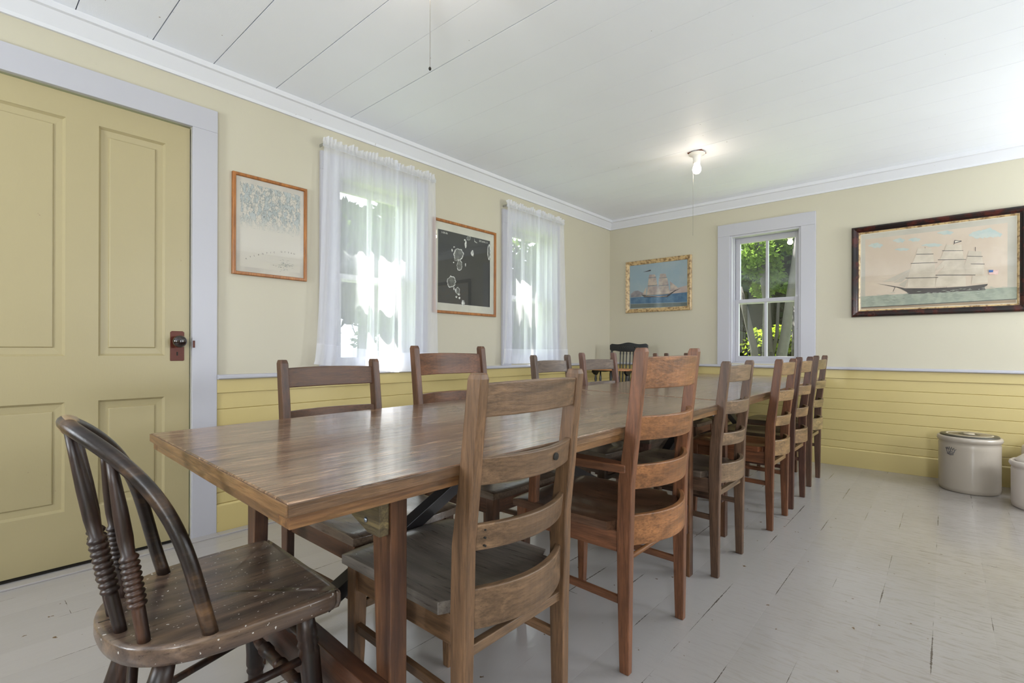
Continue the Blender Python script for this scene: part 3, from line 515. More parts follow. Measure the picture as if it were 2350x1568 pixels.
# ------------------------------------------------------------------ tables
def warp(t, wdt, ln, quad):
    """the old tables are not quite square: fit every part to the real corner positions NL, NR, FR, FL"""
    (x0, y0), (x1, y1), (x2, y2), (x3, y3) = quad
    for o in t.children_recursive:
        for v in o.data.vertices:
            a = v.co.x/wdt; b_ = v.co.y/ln
            v.co.x = (1-b_)*((1-a)*x0+a*x1)+b_*((1-a)*x3+a*x2)-x0; v.co.y = (1-a)*((1-b_)*y0+b_*y3)+a*((1-b_)*y1+b_*y2)-y0
def table(loc, rz, wdt, ln, top, posts, yleg, label, dark=False, gusset=True, quad=None):
    """local: x across (0..wdt), y along (0..ln)"""
    t = thing('trestle_table', label, 'table', loc, rz, 'long dining tables placed end to end')
    b = MB(); b.box(0, 0, top-.020, wdt, ln, top); tt = b.build('tabletop', TTOP, t, .003)
    e = MB()
    e.box(.003, .004, top-.042, .045, ln-.004, top-.020).box(wdt-.045, .004, top-.042, wdt-.003, ln-.004, top-.020)
    e.build('apron', TAPR, t, .0015)
    MB().box(.045, .004, top-.042, wdt-.045, .05, top-.020).build('end_apron', TEDGX, t, .0015)
    MB().box(.045, ln-.05, top-.042, wdt-.045, ln-.004, top-.020).build('end_apron', TEDGX, t, .0015)
    e = MB(); e.box(-.0035, -.0005, top-.0215, 0, ln+.0005, top-.002).box(wdt, -.0005, top-.0215, wdt+.0035, ln+.0005, top-.002)
    e.build('side_edging', TEDGE, t, .001)
    e = MB(); e.box(-.0035, -.0035, top-.0215, wdt+.0035, -.0005, top-.002).build('end_edging', TEDGX, t, .001)
    lm = BLKW if dark else TLEG
    zt = top-.042
    for yy, sg in zip(yleg, (1, -1)):
        for (xa, xb, inn) in ((posts[0], posts[0]+.068, 1), (posts[1]-.068, posts[1], -1)):
            o = MB(); w0 = .026 if not dark else .014
            # post tapers on its inner side towards the floor
            xo = xa if inn == 1 else xb
            R = []
            for z, wd in ((0, .044), (.30, .052), (.62, .070), (zt-.02, .070)):
                x0_, x1_ = (xo, xo+wd) if inn == 1 else (xo-wd, xo)
                R.append([(x0_, yy-.019, z), (x1_, yy-.019, z), (x1_, yy+.019, z), (x0_, yy+.019, z)])
            o.rings(R).build('leg', lm, t, .002)
            if gusset:
                gx = xa if inn == 1 else xb
                poly = [(gx+inn*.006, zt), (gx+inn*.32, zt), (gx+inn*.31, zt-.010), (gx+inn*.05, zt-.092), (gx+inn*.006, zt-.092)]
                g = MB(); yg = yy-.019*1
                g.prism(poly, yg-.022, yg); gg = g.build('gusset', BLKW if dark else GUSS, t, .0015)
                for bx_, bz_ in ((.10, .040), (.055, .068), (.085, .012)):
                    q = MB(); q.turned((gx+inn*bx_, yg-.022, zt-bz_), (gx+inn*bx_, yg-.026, zt-bz_), [(0, .0055), (.6, .0055), (1, .003)], 8); q.build('bolt', BOLT, gg)
        MB().box(posts[0]-.02, yy-.019, zt-.02, posts[1]+.02, yy+.019, zt).build('cleat', lm, t, .001)
        MB().box(posts[0]+.004, yy-.019-.036*1, .185, posts[1]-.004, yy-.019, .305).build('crossboard', BLKW if dark else TBRD, t, .002)
        cxx = (posts[0]+posts[1])/2
        y2 = yy+sg*.84
        MB().beam((cxx, yy+sg*.03, .30), (cxx, y2, zt-.004), .045, .036).build('brace', BLKW, t, .001)
        MB().box(cxx-.06, y2-.03, zt-.004, cxx+.06, y2+.03, zt+.022).build('brace_block', BLKW, t, .001)
    bpy.context.view_layer.update(); warp(t, wdt, ln, quad)
    return t
table((1.245, .362, 0), 0, .90, 1.925, .725, (.020, .815), (.250, 1.715), 'long varnished brown table nearest the viewer', quad=((1.245, .362), (2.113, .329), (2.122, 2.272), (1.155, 2.362)))
table((1.153, 2.368, 0), 0, .95, 2.40, .727, (.06, .830), (.330, 2.05), 'second long table, continuing to the end wall', quad=((1.153, 2.368), (2.122, 2.278), (2.085, 4.74), (1.060, 4.77)))

# ------------------------------------------------------------------ ladder-back chairs (local: front = +x, rear feet at x=0)
def chair_mats(tag_, post, slat, seat, ra=.42):
    d = lambda c, k: tuple(x*k for x in c[:3])+(1,)
    return dict(
        post=wood('chair_post_'+tag_, d(post, .48), post, d(post, 1.55), 'Z', ra, 1.6, .45, wear=d(post, .5), wearamt=.55),
        slat=wood('chair_slat_'+tag_, d(slat, .48), slat, d(slat, 1.6), 'Y', ra, 1.6, .5, wear=d(slat, .55), wearamt=.5),
        rail=wood('chair_rail_'+tag_, d(post, .5), post, d(post, 1.55), 'X', ra, 1.6, .45, wear=d(post, .5), wearamt=.5),
        seat=wood('chair_seat_'+tag_, d(seat, .8), d(seat, 1.25), d(seat, 1.7), 'X', ra-.12, 1.1, .4, coat=.5, wear=d(seat, .7), wearamt=.5))
def curved_slat(b, y0, y1, x0, x1, z0, z1, bow, th=.016, crown=0, n=18, lean=0, dish=0):
    """board between the posts, bowed towards -x by bow; x0 at bottom, x1 at top"""
    R = []
    for i in range(n+1):
        s = i/n; y = y0+(y1-y0)*s; bb = -bow*(1-(2*s-1)**2); cr = crown*(1-(2*s-1)**2)
        R.append([(x0+bb-th/2, y, z0), (x0+bb+th/2, y, z0), (x1+bb+th/2, y, z1+cr), (x1+bb-th/2, y, z1+cr)])
    b.rings(R)
def front_edge(z, H):
    pts = [(0, 0), (.28, .008), (.42, .010), (.56, .006), (.68, -.012), (.80, -.027), (H, -.027-(H-.80)*.12)]
    for (a, xa), (c_, xc) in zip(pts[:-1], pts[1:]):
        if z <= c_: return xa+(xc-xa)*(z-a)/(c_-a)
    return pts[-1][1]
def depth_at(z, H):
    pts = [(0, .030), (.2, .038), (.42, .046), (.56, .045), (.75, .038), (H, .036)]
    for (a, xa), (c_, xc) in zip(pts[:-1], pts[1:]):
        if z <= c_: return xa+(xc-xa)*(z-a)/(c_-a)
    return pts[-1][1]
def ladder_chair(loc, rotz, label, mats, H=.905, cc=.33, seat_z=.435, depth=.425, slats=((.818, .884, .022), (.682, .738, .040), (.548, .602, .044)),
                 apron=(.390, .472, .048), back_str=(.345, .022, 'sq'), side_str=.250, pegs=False, hole=False, arm=False, group='ladder-back chairs around the tables', hole_seat=False):
    t = thing('dining_chair', label, 'chair', loc, rotz, group)
    hc = cc/2; pw = .026
    for sy in (-1, 1):
        R = []
        for z in (0, .14, .28, .42, .50, .56, .62, .68, .74, .80, .86, H-.012, H):
            k = .80 if z == H else 1
            fe = front_edge(z, H); dp = depth_at(z, H); c = fe-dp/2; w_ = (pw if z > .1 else pw*.9)*k
            R.append([(c-dp/2*k, sy*hc-w_/2, z), (c+dp/2*k, sy*hc-w_/2, z), (c+dp/2*k, sy*hc+w_/2, z), (c-dp/2*k, sy*hc+w_/2, z)])
        MB().rings(R).build('back_post', mats['post'], t, .003)
    for i, (z0, z1, bw) in enumerate(slats):
        x0 = front_edge(z0, H)-.022; x1 = front_edge(z1, H)-.022
        b = MB(); curved_slat(b, -hc+.006, hc-.006, x0, x1, z0, z1, bw, .016, crown=(.004 if i == 0 else 0))
        sl = b.build('back_slat', mats['slat'], t, .003)
        if hole and i == 1:
            q = MB(); q.turned((x1-bw*.80-.0088, -hc*.30, (z0+z1)/2+.004), (x1-bw*.80-.0078-.0055, -hc*.30, (z0+z1)/2+.004), [(0, .0085), (1, .0085)], 16); q.build('bored_hole', DARK, sl)
        if pegs and i == 2:
            for dz in (.010, .026, .042):
                q = MB(); q.turned((x1-.014, hc-.034, z0+dz), (x1-.0225, hc-.034, z0+dz), [(0, .0022), (1, .0022)], 8); q.build('peg', DARK, sl)
    z0, z1, bw = apron
    b = MB(); curved_slat(b, -hc+.006, hc-.006, -.012, -.012, z0, z1, bw, .018); b.build('rear_rail', mats['slat'], t, .003)
    # seat: dished board
    n, m = 26, 22; vs = []; fs = []; th = .026
    fw = hc+.016
    def px_(s): return s
    for lay in (0, 1):
        for i in range(n+1):
            s = i/n                       # 0 rear .. 1 front
            for j in range(m+1):
                q = j/m*2-1
                xr = -.006-bw*.80*(1-q*q); xf = depth-.012*q*q*q*q
                x = xr+(xf-xr)*s
                hw = (hc-.016) if s < .10 else fw
                y = q*hw
                zz = seat_z
                if lay == 0:
                    r_ = math.hypot((x-depth*.42)/(depth*.46), y/(hc*.92)); dish = max(0, 1-r_**3)
                    zz -= .014*dish*(.75+.25*math.cos(q*PI*2)); zz -= .004*max(0, (s-.9)/.1)**2
                else: zz = seat_z-th
                vs.append((x, y, zz))
    k = (n+1)*(m+1); idx = lambda l, i, j: l*k+i*(m+1)+j
    for i in range(n):
        for j in range(m):
            fs.append((idx(0, i, j), idx(0, i+1, j), idx(0, i+1, j+1), idx(0, i, j+1))); fs.append((idx(1, i, j), idx(1, i, j+1), idx(1, i+1, j+1), idx(1, i+1, j)))
    for i in range(n):
        fs.append((idx(0, i, 0), idx(1, i, 0), idx(1, i+1, 0), idx(0, i+1, 0))); fs.append((idx(0, i, m), idx(0, i+1, m), idx(1, i+1, m), idx(1, i, m)))
    for j in range(m):
        fs.append((idx(0, 0, j), idx(0, 0, j+1), idx(1, 0, j+1), idx(1, 0, j))); fs.append((idx(0, n, j), idx(1, n, j), idx(1, n, j+1), idx(0, n, j+1)))
    b = MB(); b.add(vs, fs, False); so = b.build('seat', mats['seat'], t, .004, smooth_all=False)
    for p in so.data.polygons:
        if abs(p.normal.z) > .9: p.use_smooth = True
    if hole_seat:
        q = MB(); q.prism([(.155, -.006), (.235, -.008), (.240, .004), (.160, .006)], seat_z-.0135, seat_z-.006, 'XY'); q.build('hand_slot', DARK, so)
    lx = depth-.040
    for sy in (-1, 1):
        R = []
        for z, wd in ((0, .024), (.2, .032), (seat_z-th, .036)):
            yo = sy*(hc+.006)
            ya, yb = (yo, yo-sy*wd)
            R.append([(lx+.018-wd, min(ya, yb), z), (lx+.018, min(ya, yb), z), (lx+.018, max(ya, yb), z), (lx+.018-wd, max(ya, yb), z)])
        MB().rings(R).build('front_leg', mats['post'], t, .002)
        MB().box(-.004, sy*(hc-.002), seat_z-th-.062, lx-.016, sy*(hc-.018), seat_z-th).build('side_rail', mats['rail'], t, .0015)
        MB().beam((-.008, sy*hc*.98, side_str-.006), (lx, sy*hc*.96, side_str+.004), .014, .022).build('side_stretcher', mats['rail'], t, .002)
    MB().box(lx-.004, -hc+.028, seat_z-th-.058, lx+.012, hc-.028, seat_z-th).build('front_rail', mats['slat'], t, .0015)
    z, s_, kind = back_str
    if kind == 'sq': MB().box(-.022, -hc+.008, z-s_/2, -.004, hc-.008, z+s_/2).build('rear_stretcher', mats['slat'], t, .002)
    else: MB().tube([(-.012, -hc+.008, z), (-.012, hc-.008, z)], s_/2, 12).build('rear_stretcher', mats['slat'], t)
    MB().beam((lx, -hc*.9, .30), (lx, hc*.9, .30), .014, .02).build('front_stretcher', mats['slat'], t, .002)
    if arm:
        sy = arm; y = sy*hc
        b = MB(); b.prism([(-.02, y-.02), (.06, y-.034), (.20, y-.040), (.34, y-.032), (.365, y-.010), (.365, y+.018), (.34, y+.034), (.2, y+.028), (.05, y+.022), (-.02, y+.014)], .588, .614, 'XY')
        b.build('arm', mats['rail'], t, .004)
        MB().beam((lx-.05, y, seat_z-.02), (lx-.06, y, .590), .026, .030).build('arm_post', mats['post'], t, .003)
    return t
M1 = chair_mats('brown_oak', srgb(118, 88, 62), srgb(118, 92, 68), srgb(104, 96, 88))
M2 = chair_mats('orange_oak', srgb(126, 82, 56), srgb(146, 98, 60), srgb(88, 62, 46))
M3 = chair_mats('grey_brown', srgb(102, 76, 58), srgb(124, 100, 76), srgb(90, 78, 68))
M4 = chair_mats('red_mahogany', srgb(108, 66, 40), srgb(140, 110, 74), srgb(110, 66, 42))
M5 = chair_mats('dark_mahogany', srgb(86, 54, 40), srgb(132, 104, 72), srgb(72, 58, 44))
M6 = chair_mats('dark_brown', srgb(96, 68, 50), srgb(132, 112, 76), srgb(70, 56, 44))
ML = chair_mats('umber', srgb(92, 62, 44), srgb(100, 68, 46), srgb(98, 82, 68))
ML2 = chair_mats('umber_red', srgb(104, 70, 50), srgb(112, 74, 50), srgb(98, 82, 68))
MLG = chair_mats('ash_brown', srgb(104, 84, 72), srgb(108, 92, 80), srgb(92, 80, 68))
TALL = dict(H=.957, cc=.398, slats=((.838, .930, .050), (.685, .757, .062), (.538, .612, .066)), apron=(.372, .462, .068), back_str=(.330, .016, 'rd'), side_str=.212)
# right-hand row, backs towards the viewer (local +x = world -x)
ladder_chair((2.100, .842, 0), PI, 'nearest brown ladder-back chair on the right, with a bored hole in its middle slat', M1, hole=True, pegs=True)
ladder_chair((2.112, 1.520, 0), PI, 'tall orange-brown ladder-back chair with one flat arm, second on the right side', M2, arm=1, **TALL)
ladder_chair((2.094, 2.290, 0), PI, 'grey-brown ladder-back chair with a slotted seat, third on the right side', M3, hole_seat=True, cc=.325)
ladder_chair((2.122, 3.030, 0), PI, 'reddish mahogany ladder-back chair, fourth on the right side', M4, cc=.32)
ladder_chair((2.120, 3.505, 0), PI, 'dark red-brown ladder-back chair, fifth on the right side', M5, cc=.32, H=.912)
ladder_chair((2.100, 4.140, 0), PI, 'dark brown ladder-back chair on the right side, nearest the end wall', M6, cc=.32, H=.916)
# left-hand row, facing the viewer's side
ladder_chair((1.205, .928, 0), 0, 'umber ladder-back chair nearest the door on the window side', ML, H=.913, cc=.355)
TL = dict(TALL); TL['H'] = .966
ladder_chair((1.202, 1.510, 0), 0, 'tall umber ladder-back chair between the two curtained windows on the window side', ML2, **TL)
ladder_chair((1.150, 2.340, 0), 0, 'ash-brown ladder-back chair in front of the farther curtained window', MLG, H=.920, cc=.33)
ladder_chair((1.142, 2.880, 0), 0, 'reddish-grey ladder-back chair in front of the black chair', chair_mats('rose_brown', srgb(116, 84, 72), srgb(112, 96, 84), srgb(92, 80, 68)), H=.932, cc=.40)
ladder_chair((1.105, 3.660, 0), 0, 'ladder-back chair right of the black chair, only its post tops showing', ML2, H=.925, cc=.33)
ladder_chair((1.080, 4.310, 0), 0, 'ladder-back chair farthest along the window side', ML, H=.925, cc=.43)

# ------------------------------------------------------------------ bow-back chair in the foreground
WD = dict(a=srgb(34, 24, 20), b=srgb(62, 42, 32), c=srgb(104, 74, 50))
WB = wood('bow_dark_wood', srgb(20, 16, 14), srgb(46, 34, 28), srgb(118, 88, 60), 'Y', .32, .8, .3, wear=srgb(24, 20, 18), wearamt=.6)
WS = wood('bow_chair_seat_wood', srgb(60, 48, 42), srgb(108, 86, 70), srgb(156, 128, 102), 'Y', .30, .9, .35, coat=.3, wear=srgb(62, 54, 52), wearamt=.7)
def speckle(m, amount=.80):
    nt = m.node_tree; b = nt.nodes['Principled BSDF']; src = b.inputs['Base Color'].links[0].from_socket
    n = noise(nt, mapping(nt), 150, 1, .3); r = ramp(nt, n.outputs[0], [(amount, (0, 0, 0, 1)), (amount+.02, (1, 1, 1, 1))])
    L(nt, mixc(nt, r.outputs[0], src, srgb(200, 196, 190)), b.inputs['Base Color'])
speckle(WS, .74)
WL = wood('turned_dark_wood', srgb(24, 18, 16), srgb(52, 34, 26), srgb(92, 58, 38), 'Z', .40, 1.2, .15, wear=srgb(22, 18, 18), wearamt=.5)
WR = plain('bare_worn_bow_wood', srgb(158, 134, 102), .35, var=.2)
BX, BY, BR = 1.69, .36, -.03
bc = thing('bow_back_chair', 'dark bow-back chair with ring-turned spindles in the left foreground', 'chair', (BX, BY, 0), BR)
def bl(x, y, z):         # world to chair frame
    dx, dy = x-BX, y-BY; c, s = math.cos(-BR), math.sin(-BR); return Vector((dx*c-dy*s, dx*s+dy*c, z))
out = [(-.205, .165), (-.190, .187), (-.165, .196), (.165, .190), (.188, .180), (.200, .158), (.196, .02), (.190, -.04), (.172, -.098), (.135, -.145), (.085, -.170), (.02, -.181), (-.045, -.178), (-.105, -.155), (-.155, -.115), (-.186, -.06), (-.200, .0)]
def smooth_poly(P, k=3):
    R = []
    for i in range(len(P)):
        p0, p1, p2, p3 = P[i-1], P[i], P[(i+1) % len(P)], P[(i+2) % len(P)]
        for j in range(k):
            t_ = j/k; R.append(tuple(.5*((2*p1[a])+(-p0[a]+p2[a])*t_+(2*p0[a]-5*p1[a]+4*p2[a]-p3[a])*t_*t_+(-p0[a]+3*p1[a]-3*p2[a]+p3[a])*t_**3) for a in (0, 1)))
    return R
sp = smooth_poly(out); SZ = .450
def sc_(P, k, z): return [(x*k, y*k, z) for x, y in P]
def dishz(k): return SZ-.003*max(0, 1-k)
b = MB(); b.rings([sc_(sp, .93, SZ-.040), sc_(sp, .985, SZ-.034), sc_(sp, 1, SZ-.024), sc_(sp, 1, SZ-.006), sc_(sp, .99, SZ), sc_(sp, .93, SZ-.001), sc_(sp, .75, dishz(.80)), sc_(sp, .5, dishz(.5)), sc_(sp, .25, dishz(.3)), sc_(sp, .06, dishz(.2))], True, True, True)
seat = b.build('seat', WS, bc)
cr = MB(); cr.box(-.012, -.176, SZ-.0002, -.0105, -.14, SZ+.0004); cr.build('seat_crack', DARK, seat)
x0_, y0_, rt, W0, Wm, zt_, s1, s2, pw_, kx_, rl_, s3 = 1.6903, .3168, -.0356, .1663, .2018, .8182, .1, -.0448, 1.957, -.0042, -.0749, .1231
def bowp(a):
    th = a*PI/2; h = abs(math.cos(th))**(2/pw_); sg = (1 if a >= 0 else -1)*abs(math.sin(th))**(2/pw_)
    w_ = Wm-(Wm-W0)*(1-h)**2; u = w_*sg+kx_*h; z = .447+h*(zt_-.447)+rl_*u*h; v = -(s1*h+s2*h*h+s3*h**4)
    return bl(x0_+u*math.cos(rt)-v*math.sin(rt), y0_+u*math.sin(rt)+v*math.cos(rt), z)
nb = 60; arc = [bowp(-1+2*i/nb) for i in range(nb+1)]
i0, i1 = 25, 33
b = MB(); b.tube(arc, [.0124]*(nb+1), 14, ell=1.15); bow = b.build('bow', WB, bc)
b = MB(); b.tube(arc[26:33], [.0127]*7, 14, ell=1.15); b.build('worn_bow_patch', WR, bow)
def spin_prof():
    P = [(0, .0095), (.05, .010), (.19, .0105)]
    n = 9
    for i in range(n):
        t_ = .20+i*.030
        P += [(t_, .0098), (t_+.006, .0135), (t_+.015, .0150), (t_+.024, .0135)]
    P += [(.475, .0100), (.56, .0118), (.70, .0112), (.85, .0090), (1, .0070)]
    return P
for bx_, by_, at in ((1.584, .240, -.36), (1.655, .210, -.16), (1.735, .207, .04), (1.804, .226, .30)):
    b = MB(); b.turned(bl(bx_, by_, SZ-.006), bowp(at), spin_prof(), 16); b.build('spindle', WL, bc)
def leg_prof(): return [(0, .016), (.10, .019), (.13, .021), (.15, .018), (.17, .0215), (.19, .018), (.21, .021), (.30, .020), (.55, .019), (.62, .0205), (.64, .017), (.66, .0205), (.68, .017), (.72, .018), (1, .011)]
FR_t, FL_t, RR_t, RL_t = bl(1.838, .490, SZ-.036), bl(1.545, .498, SZ-.036), bl(1.795, .262, SZ-.036), bl(1.615, .262, SZ-.036)
FR_b, FL_b, RR_b, RL_b = bl(1.872, .520, .0), bl(1.508, .530, .0), bl(1.868, .135, .0), bl(1.560, .135, .0)
for a, b_ in ((FR_t, FR_b), (FL_t, FL_b), (RR_t, RR_b), (RL_t, RL_b)):
    q = MB(); q.turned(a, b_, leg_prof(), 16); q.build('leg', WL, bc)
def at_z(a, b_, z): t_ = (a.z-z)/(a.z-b_.z); return a+(b_-a)*t_
str_p = [(0, .007), (.12, .012), (.2, .0125), (.21, .016), (.225, .012), (.24, .016), (.255, .012), (.27, .016), (.285, .0125), (.45, .013), (.49, .016), (.5, .010), (.51, .016), (.55, .013), (.715, .0125), (.73, .016), (.745, .012), (.76, .016), (.775, .012), (.79, .016), (.8, .0125), (.88, .012), (1, .007)]
for z in (.225, .355):
    q = MB(); q.turned(at_z(FL_t, FL_b, z), at_z(FR_t, FR_b, z), str_p, 14); q.build('front_stretcher', WL, bc)
q = MB(); q.tube([at_z(FL_t, FL_b, .235), at_z(RL_t, RL_b, .215)], .0085, 10); q.build('side_stretcher', WL, bc)
q = MB(); q.tube([at_z(FR_t, FR_b, .315), at_z(RR_t, RR_b, .295)], .0085, 10); q.build('side_stretcher', WL, bc)
q = MB(); q.tube([RL_t+Vector((0.01, -.01, -.01)), at_z(RR_t, RR_b, .16)], .009, 10); q.build('rear_brace', WL, bc)

# ------------------------------------------------------------------ black chair in the far corner
BK = plain('black_gloss_paint', srgb(24, 24, 26), .3)
GLD = plain('faded_gold_decoration', srgb(66, 64, 60), .5)
TAN = wood('tan_maple', srgb(176, 112, 66), srgb(206, 146, 94), srgb(224, 172, 120), 'X', .35, 1, .2)
kc = thing('spindle_back_chair', 'black pressed-back spindle chair with a tan wooden tray in the far corner', 'chair', (.395, 4.36, 0), 0)
b = MB(); P = []
for i in range(21):
    s = i/20; x = -.212+.424*s
    zt = 1.012+.012*math.exp(-((s-.5)/.20)**2)+.004*math.cos(2*PI*s*2)
    if s < .04 or s > .96: zt -= .014
    P.append((x, zt))
Q = [(.212, .955), (.196, .940), (.15, .944), (.10, .935), (0, .932), (-.10, .935), (-.15, .944), (-.196, .940), (-.212, .955)]
b.prism(P+Q, .225, .245); cr_ = b.build('crest_rail', BK, kc, .004)
b = MB()
for i in range(9):
    x = -.10+.2*i/8; b.tube([(x+.012*math.cos(a), .2235, .975+.014*math.sin(a)) for a in [k*PI/4 for k in range(7)]], .0022, 5)
b.build('pressed_ornament', GLD, cr_)
prf = [(0, .016), (.2, .018), (.3, .013), (.45, .017), (.6, .012), (.62, .017), (.66, .012), (.7, .016), (.9, .010), (.94, .015), (.97, .010), (1, .012)]
for x in (-.190, .190): q = MB(); q.turned((x, .205, .50), (x, .232, .945), prf, 12); q.build('back_post', BK, kc)
for x in (-.09, -.055, -.02, .02, .055, .09):
    q = MB(); q.turned((x, .205, .50), (x, .234, .94), [(0, .006), (.3, .008), (.6, .006), (.9, .0055), (.94, .009), (1, .005)], 8); q.build('spindle', BK, kc)
q = MB(); q.prism([(-.20, -.19), (.20, -.19), (.215, -.15), (.21, .10), (.19, .225), (-.19, .225), (-.21, .10), (-.215, -.15)], .475, .505, 'XY'); q.build('seat', BK, kc, .006)
lp = [(0, .016), (.15, .020), (.3, .014), (.33, .020), (.37, .014), (.6, .019), (.8, .013), (1, .012)]
for x, y, X, Y in ((-.16, -.15, -.21, -.20), (.16, -.15, .21, -.20), (-.15, .17, -.19, .24), (.15, .17, .19, .24)):
    q = MB(); q.turned((x, y, .48), (X, Y, 0), lp, 12); q.build('leg', BK, kc)
for z in (.17, .26): q = MB(); q.turned((-.19, -.185, z), (.19, -.185, z), [(0, .008), (.5, .014), (1, .008)], 10); q.build('stretcher', BK, kc)
q = MB(); q.prism([(-.215, -.15), (-.20, -.185), (-.15, -.20), (.15, -.20), (.20, -.185), (.215, -.15), (.205, .02), (-.205, .02)], .752, .770, 'XY'); q.build('tray', TAN, kc, .004)
for x in (-.175, .175):
    q = MB(); q.prism([(-.16, .752), (.21, .752), (.21, .732), (.06, .728), (-.06, .735), (-.10, .700), (-.13, .708), (-.17, .735)], x-.012, x+.012, 'YZ'); q.build('arm', BK, kc, .003)
    for y in (-.11, -.02): q = MB(); q.turned((x*.96, y-.01, .50), (x, y, .735), [(0, .008), (.3, .014), (.5, .008), (.7, .013), (.85, .008), (1, .008)], 10); q.build('arm_spindle', BK, kc)

# ------------------------------------------------------------------ stoneware
GLZ = paint('salt_glaze_stoneware', srgb(172, 162, 149), .22, .6, .12)
GLZW = paint('pale_stoneware', srgb(206, 196, 188), .35, .8, .2)
LIDM = plain('lid_dark_glaze', srgb(66, 62, 52), .35); LIDB = plain('lid_brown_glaze', srgb(112, 98, 78), .3); LIDC = plain('lid_cream_ring', srgb(190, 178, 156), .35)
INK = plain('blue_black_stamp', srgb(44, 52, 70), .5)
def crock(loc, R, Hh, label):
    t = thing('stoneware_crock', label, 'crock', loc)
    b = MB(); b.lathe(0, 0, [(0, R-.012), (.006, R-.004), (.03, R), (Hh-.085, R), (Hh-.055, R+.001), (Hh-.04, R-.003), (Hh-.034, R+.004), (Hh-.020, R+.010), (Hh-.006, R+.007), (Hh, R-.002), (Hh-.004, R-.012), (Hh-.03, R-.014)], 64)
    body = b.build('body', GLZ, t)
    return t, body
ck, body = crock((2.955, 4.612, 0), .160, .372, 'large stoneware crock with a ringed dark lid and blue stamp by the end wall')
for m_, prof in ((LIDM, [(.366, .150), (.374, .153), (.380, .150), (.381, .118)]),):
    b = MB(); b.lathe(0, 0, prof, 56); lid = b.build('lid', m_, ck)
for nm, m_, r0, r1, z in (('lid_ring', LIDC, .112, .124, .3835), ('lid_disc', LIDB, .0, .110, .382), ('lid_ring', LIDM, .035, .058, .3838), ('lid_handle', LIDC, .0, .030, .388)):
    b = MB()
    if r0 == 0: b.lathe(0, 0, [(.380, r1), (z, r1-.002)], 48)
    else: b.lathe(0, 0, [(.380, r0), (z, r0+.002), (z, r1-.002), (.380, r1)], 48)
    b.build(nm, m_, lid)
# crown-like stamp on the crock front: small inked strokes on the curve
def on_crock(a, z, r=.1606): return (r*math.cos(a), r*math.sin(a), z)
st = MB(); a0 = math.radians(-127)
strokes = [[(-.13, .300), (-.10, .285), (-.085, .304), (-.05, .286), (-.03, .308), (0, .287), (.03, .308), (.05, .286), (.085, .303), (.10, .284), (.135, .296)], [(-.10, .283), (-.08, .268), (0, .262), (.07, .266), (.10, .282)], [(-.085, .262), (0, .254), (.08, .258)], [(-.05, .28), (-.02, .268)], [(.03, .28), (.05, .27)], [(0, .285), (.0, .268)]]
for s_ in strokes: st.tube([on_crock(a0+a*1.55, .272+(z-.272)*1.0-.006) for a, z in s_], .0018, 5)
st.build('stamp', INK, body)
ck2, body2 = crock((3.293, 4.345, 0), .155, .285, 'small pale stoneware crock with a domed lid at the right edge')
body2.data.materials[0] = GLZW
b = MB(); b.lathe(0, 0, [(.278, .134), (.284, .138), (.294, .132), (.318, .105), (.338, .060), (.346, .020), (.348, .004)], 48); b.build('lid', GLZW, ck2)
b = MB(); b.lathe(0, 0, [(.345, .012), (.356, .020), (.366, .018), (.372, .004)], 24); b.build('lid_knob', GLZW, ck2)
jg = thing('stoneware_jug', 'pale stoneware jug with sloping shoulders behind the domed-lid crock', 'jug', (3.365, 4.705, 0))
b = MB(); b.lathe(0, 0, [(0, .145), (.01, .152), (.31, .152), (.325, .148), (.335, .138), (.385, .070), (.40, .040), (.43, .036), (.44, .042), (.45, .036)], 56); b.build('body', GLZW, jg)
b = MB(); b.tube([(.038, 0, .43), (.075, 0, .435), (.10, 0, .41), (.10, 0, .375), (.085, 0, .355)], .010, 8); b.build('handle', GLZW, jg)

# ------------------------------------------------------------------ ceiling lights
PORC = plain('white_porcelain', srgb(236, 232, 226), .3)
BULB = plain('lit_bulb', (1, .93, .82, 1), .4, emit=9, ec=(1, .90, .76, 1))
HOLE = plain('brown_hole_edge', srgb(120, 70, 44), .9)
CORD = plain('grey_pull_cord', srgb(150, 145, 136), .7)
def ceiling_light(loc, cord_len, cord_off, label, knob=False):
    t = thing('ceiling_light', label, 'ceiling light', loc, 0, 'bare bulb lights')
    MB().box(-.055, -.042, -.006, .050, .052, 0).build('wire_box_edge', HOLE, t, .004)
    b = MB(); b.lathe(0, 0, [(-.006, .052), (-.010, .058), (-.016, .056), (-.020, .040), (-.030, .030), (-.055, .026), (-.078, .024), (-.082, .020)], 40); base_ = b.build('lampholder', PORC, t)
    b = MB(); b.lathe(0, 0, [(-.080, .018), (-.092, .022), (-.110, .0285), (-.124, .030), (-.138, .0275), (-.150, .018), (-.154, .004)], 32); b.build('bulb', BULB, t)
    b = MB(); b.tube([(cord_off[0]*.85, cord_off[1]*.85, -.05), (cord_off[0], cord_off[1], -.07), (cord_off[0], cord_off[1], -cord_len)], .0011, 6); c_ = b.build('pull_cord', CORD, t)
    if knob: b = MB(); b.turned((cord_off[0], cord_off[1], -cord_len+.001), (cord_off[0], cord_off[1], -cord_len-.012), [(0, .0012), (.3, .0045), (.7, .0048), (1, .002)], 10); b.build('cord_knob', DARK, c_)
    return t
ceiling_light((1.476, 3.575, HC), .600, (-.022, -.014), 'bare bulb ceiling light with a long pull cord, above the far table')
ceiling_light((1.476, 1.085, HC), .445, (.002, .026), 'bare bulb ceiling light, only its pull cord with a dark knob in view', knob=True)
for y in (3.575, 1.085):
    pl = bpy.data.lights.new('bulb_glow', 'POINT'); pl.energy = 1.6; pl.color = (1, .84, .64); pl.shadow_soft_size = .03
    po = bpy.data.objects.new('bulb_glow', pl); COL.objects.link(po); po.location = (1.476, y, HC-.175)

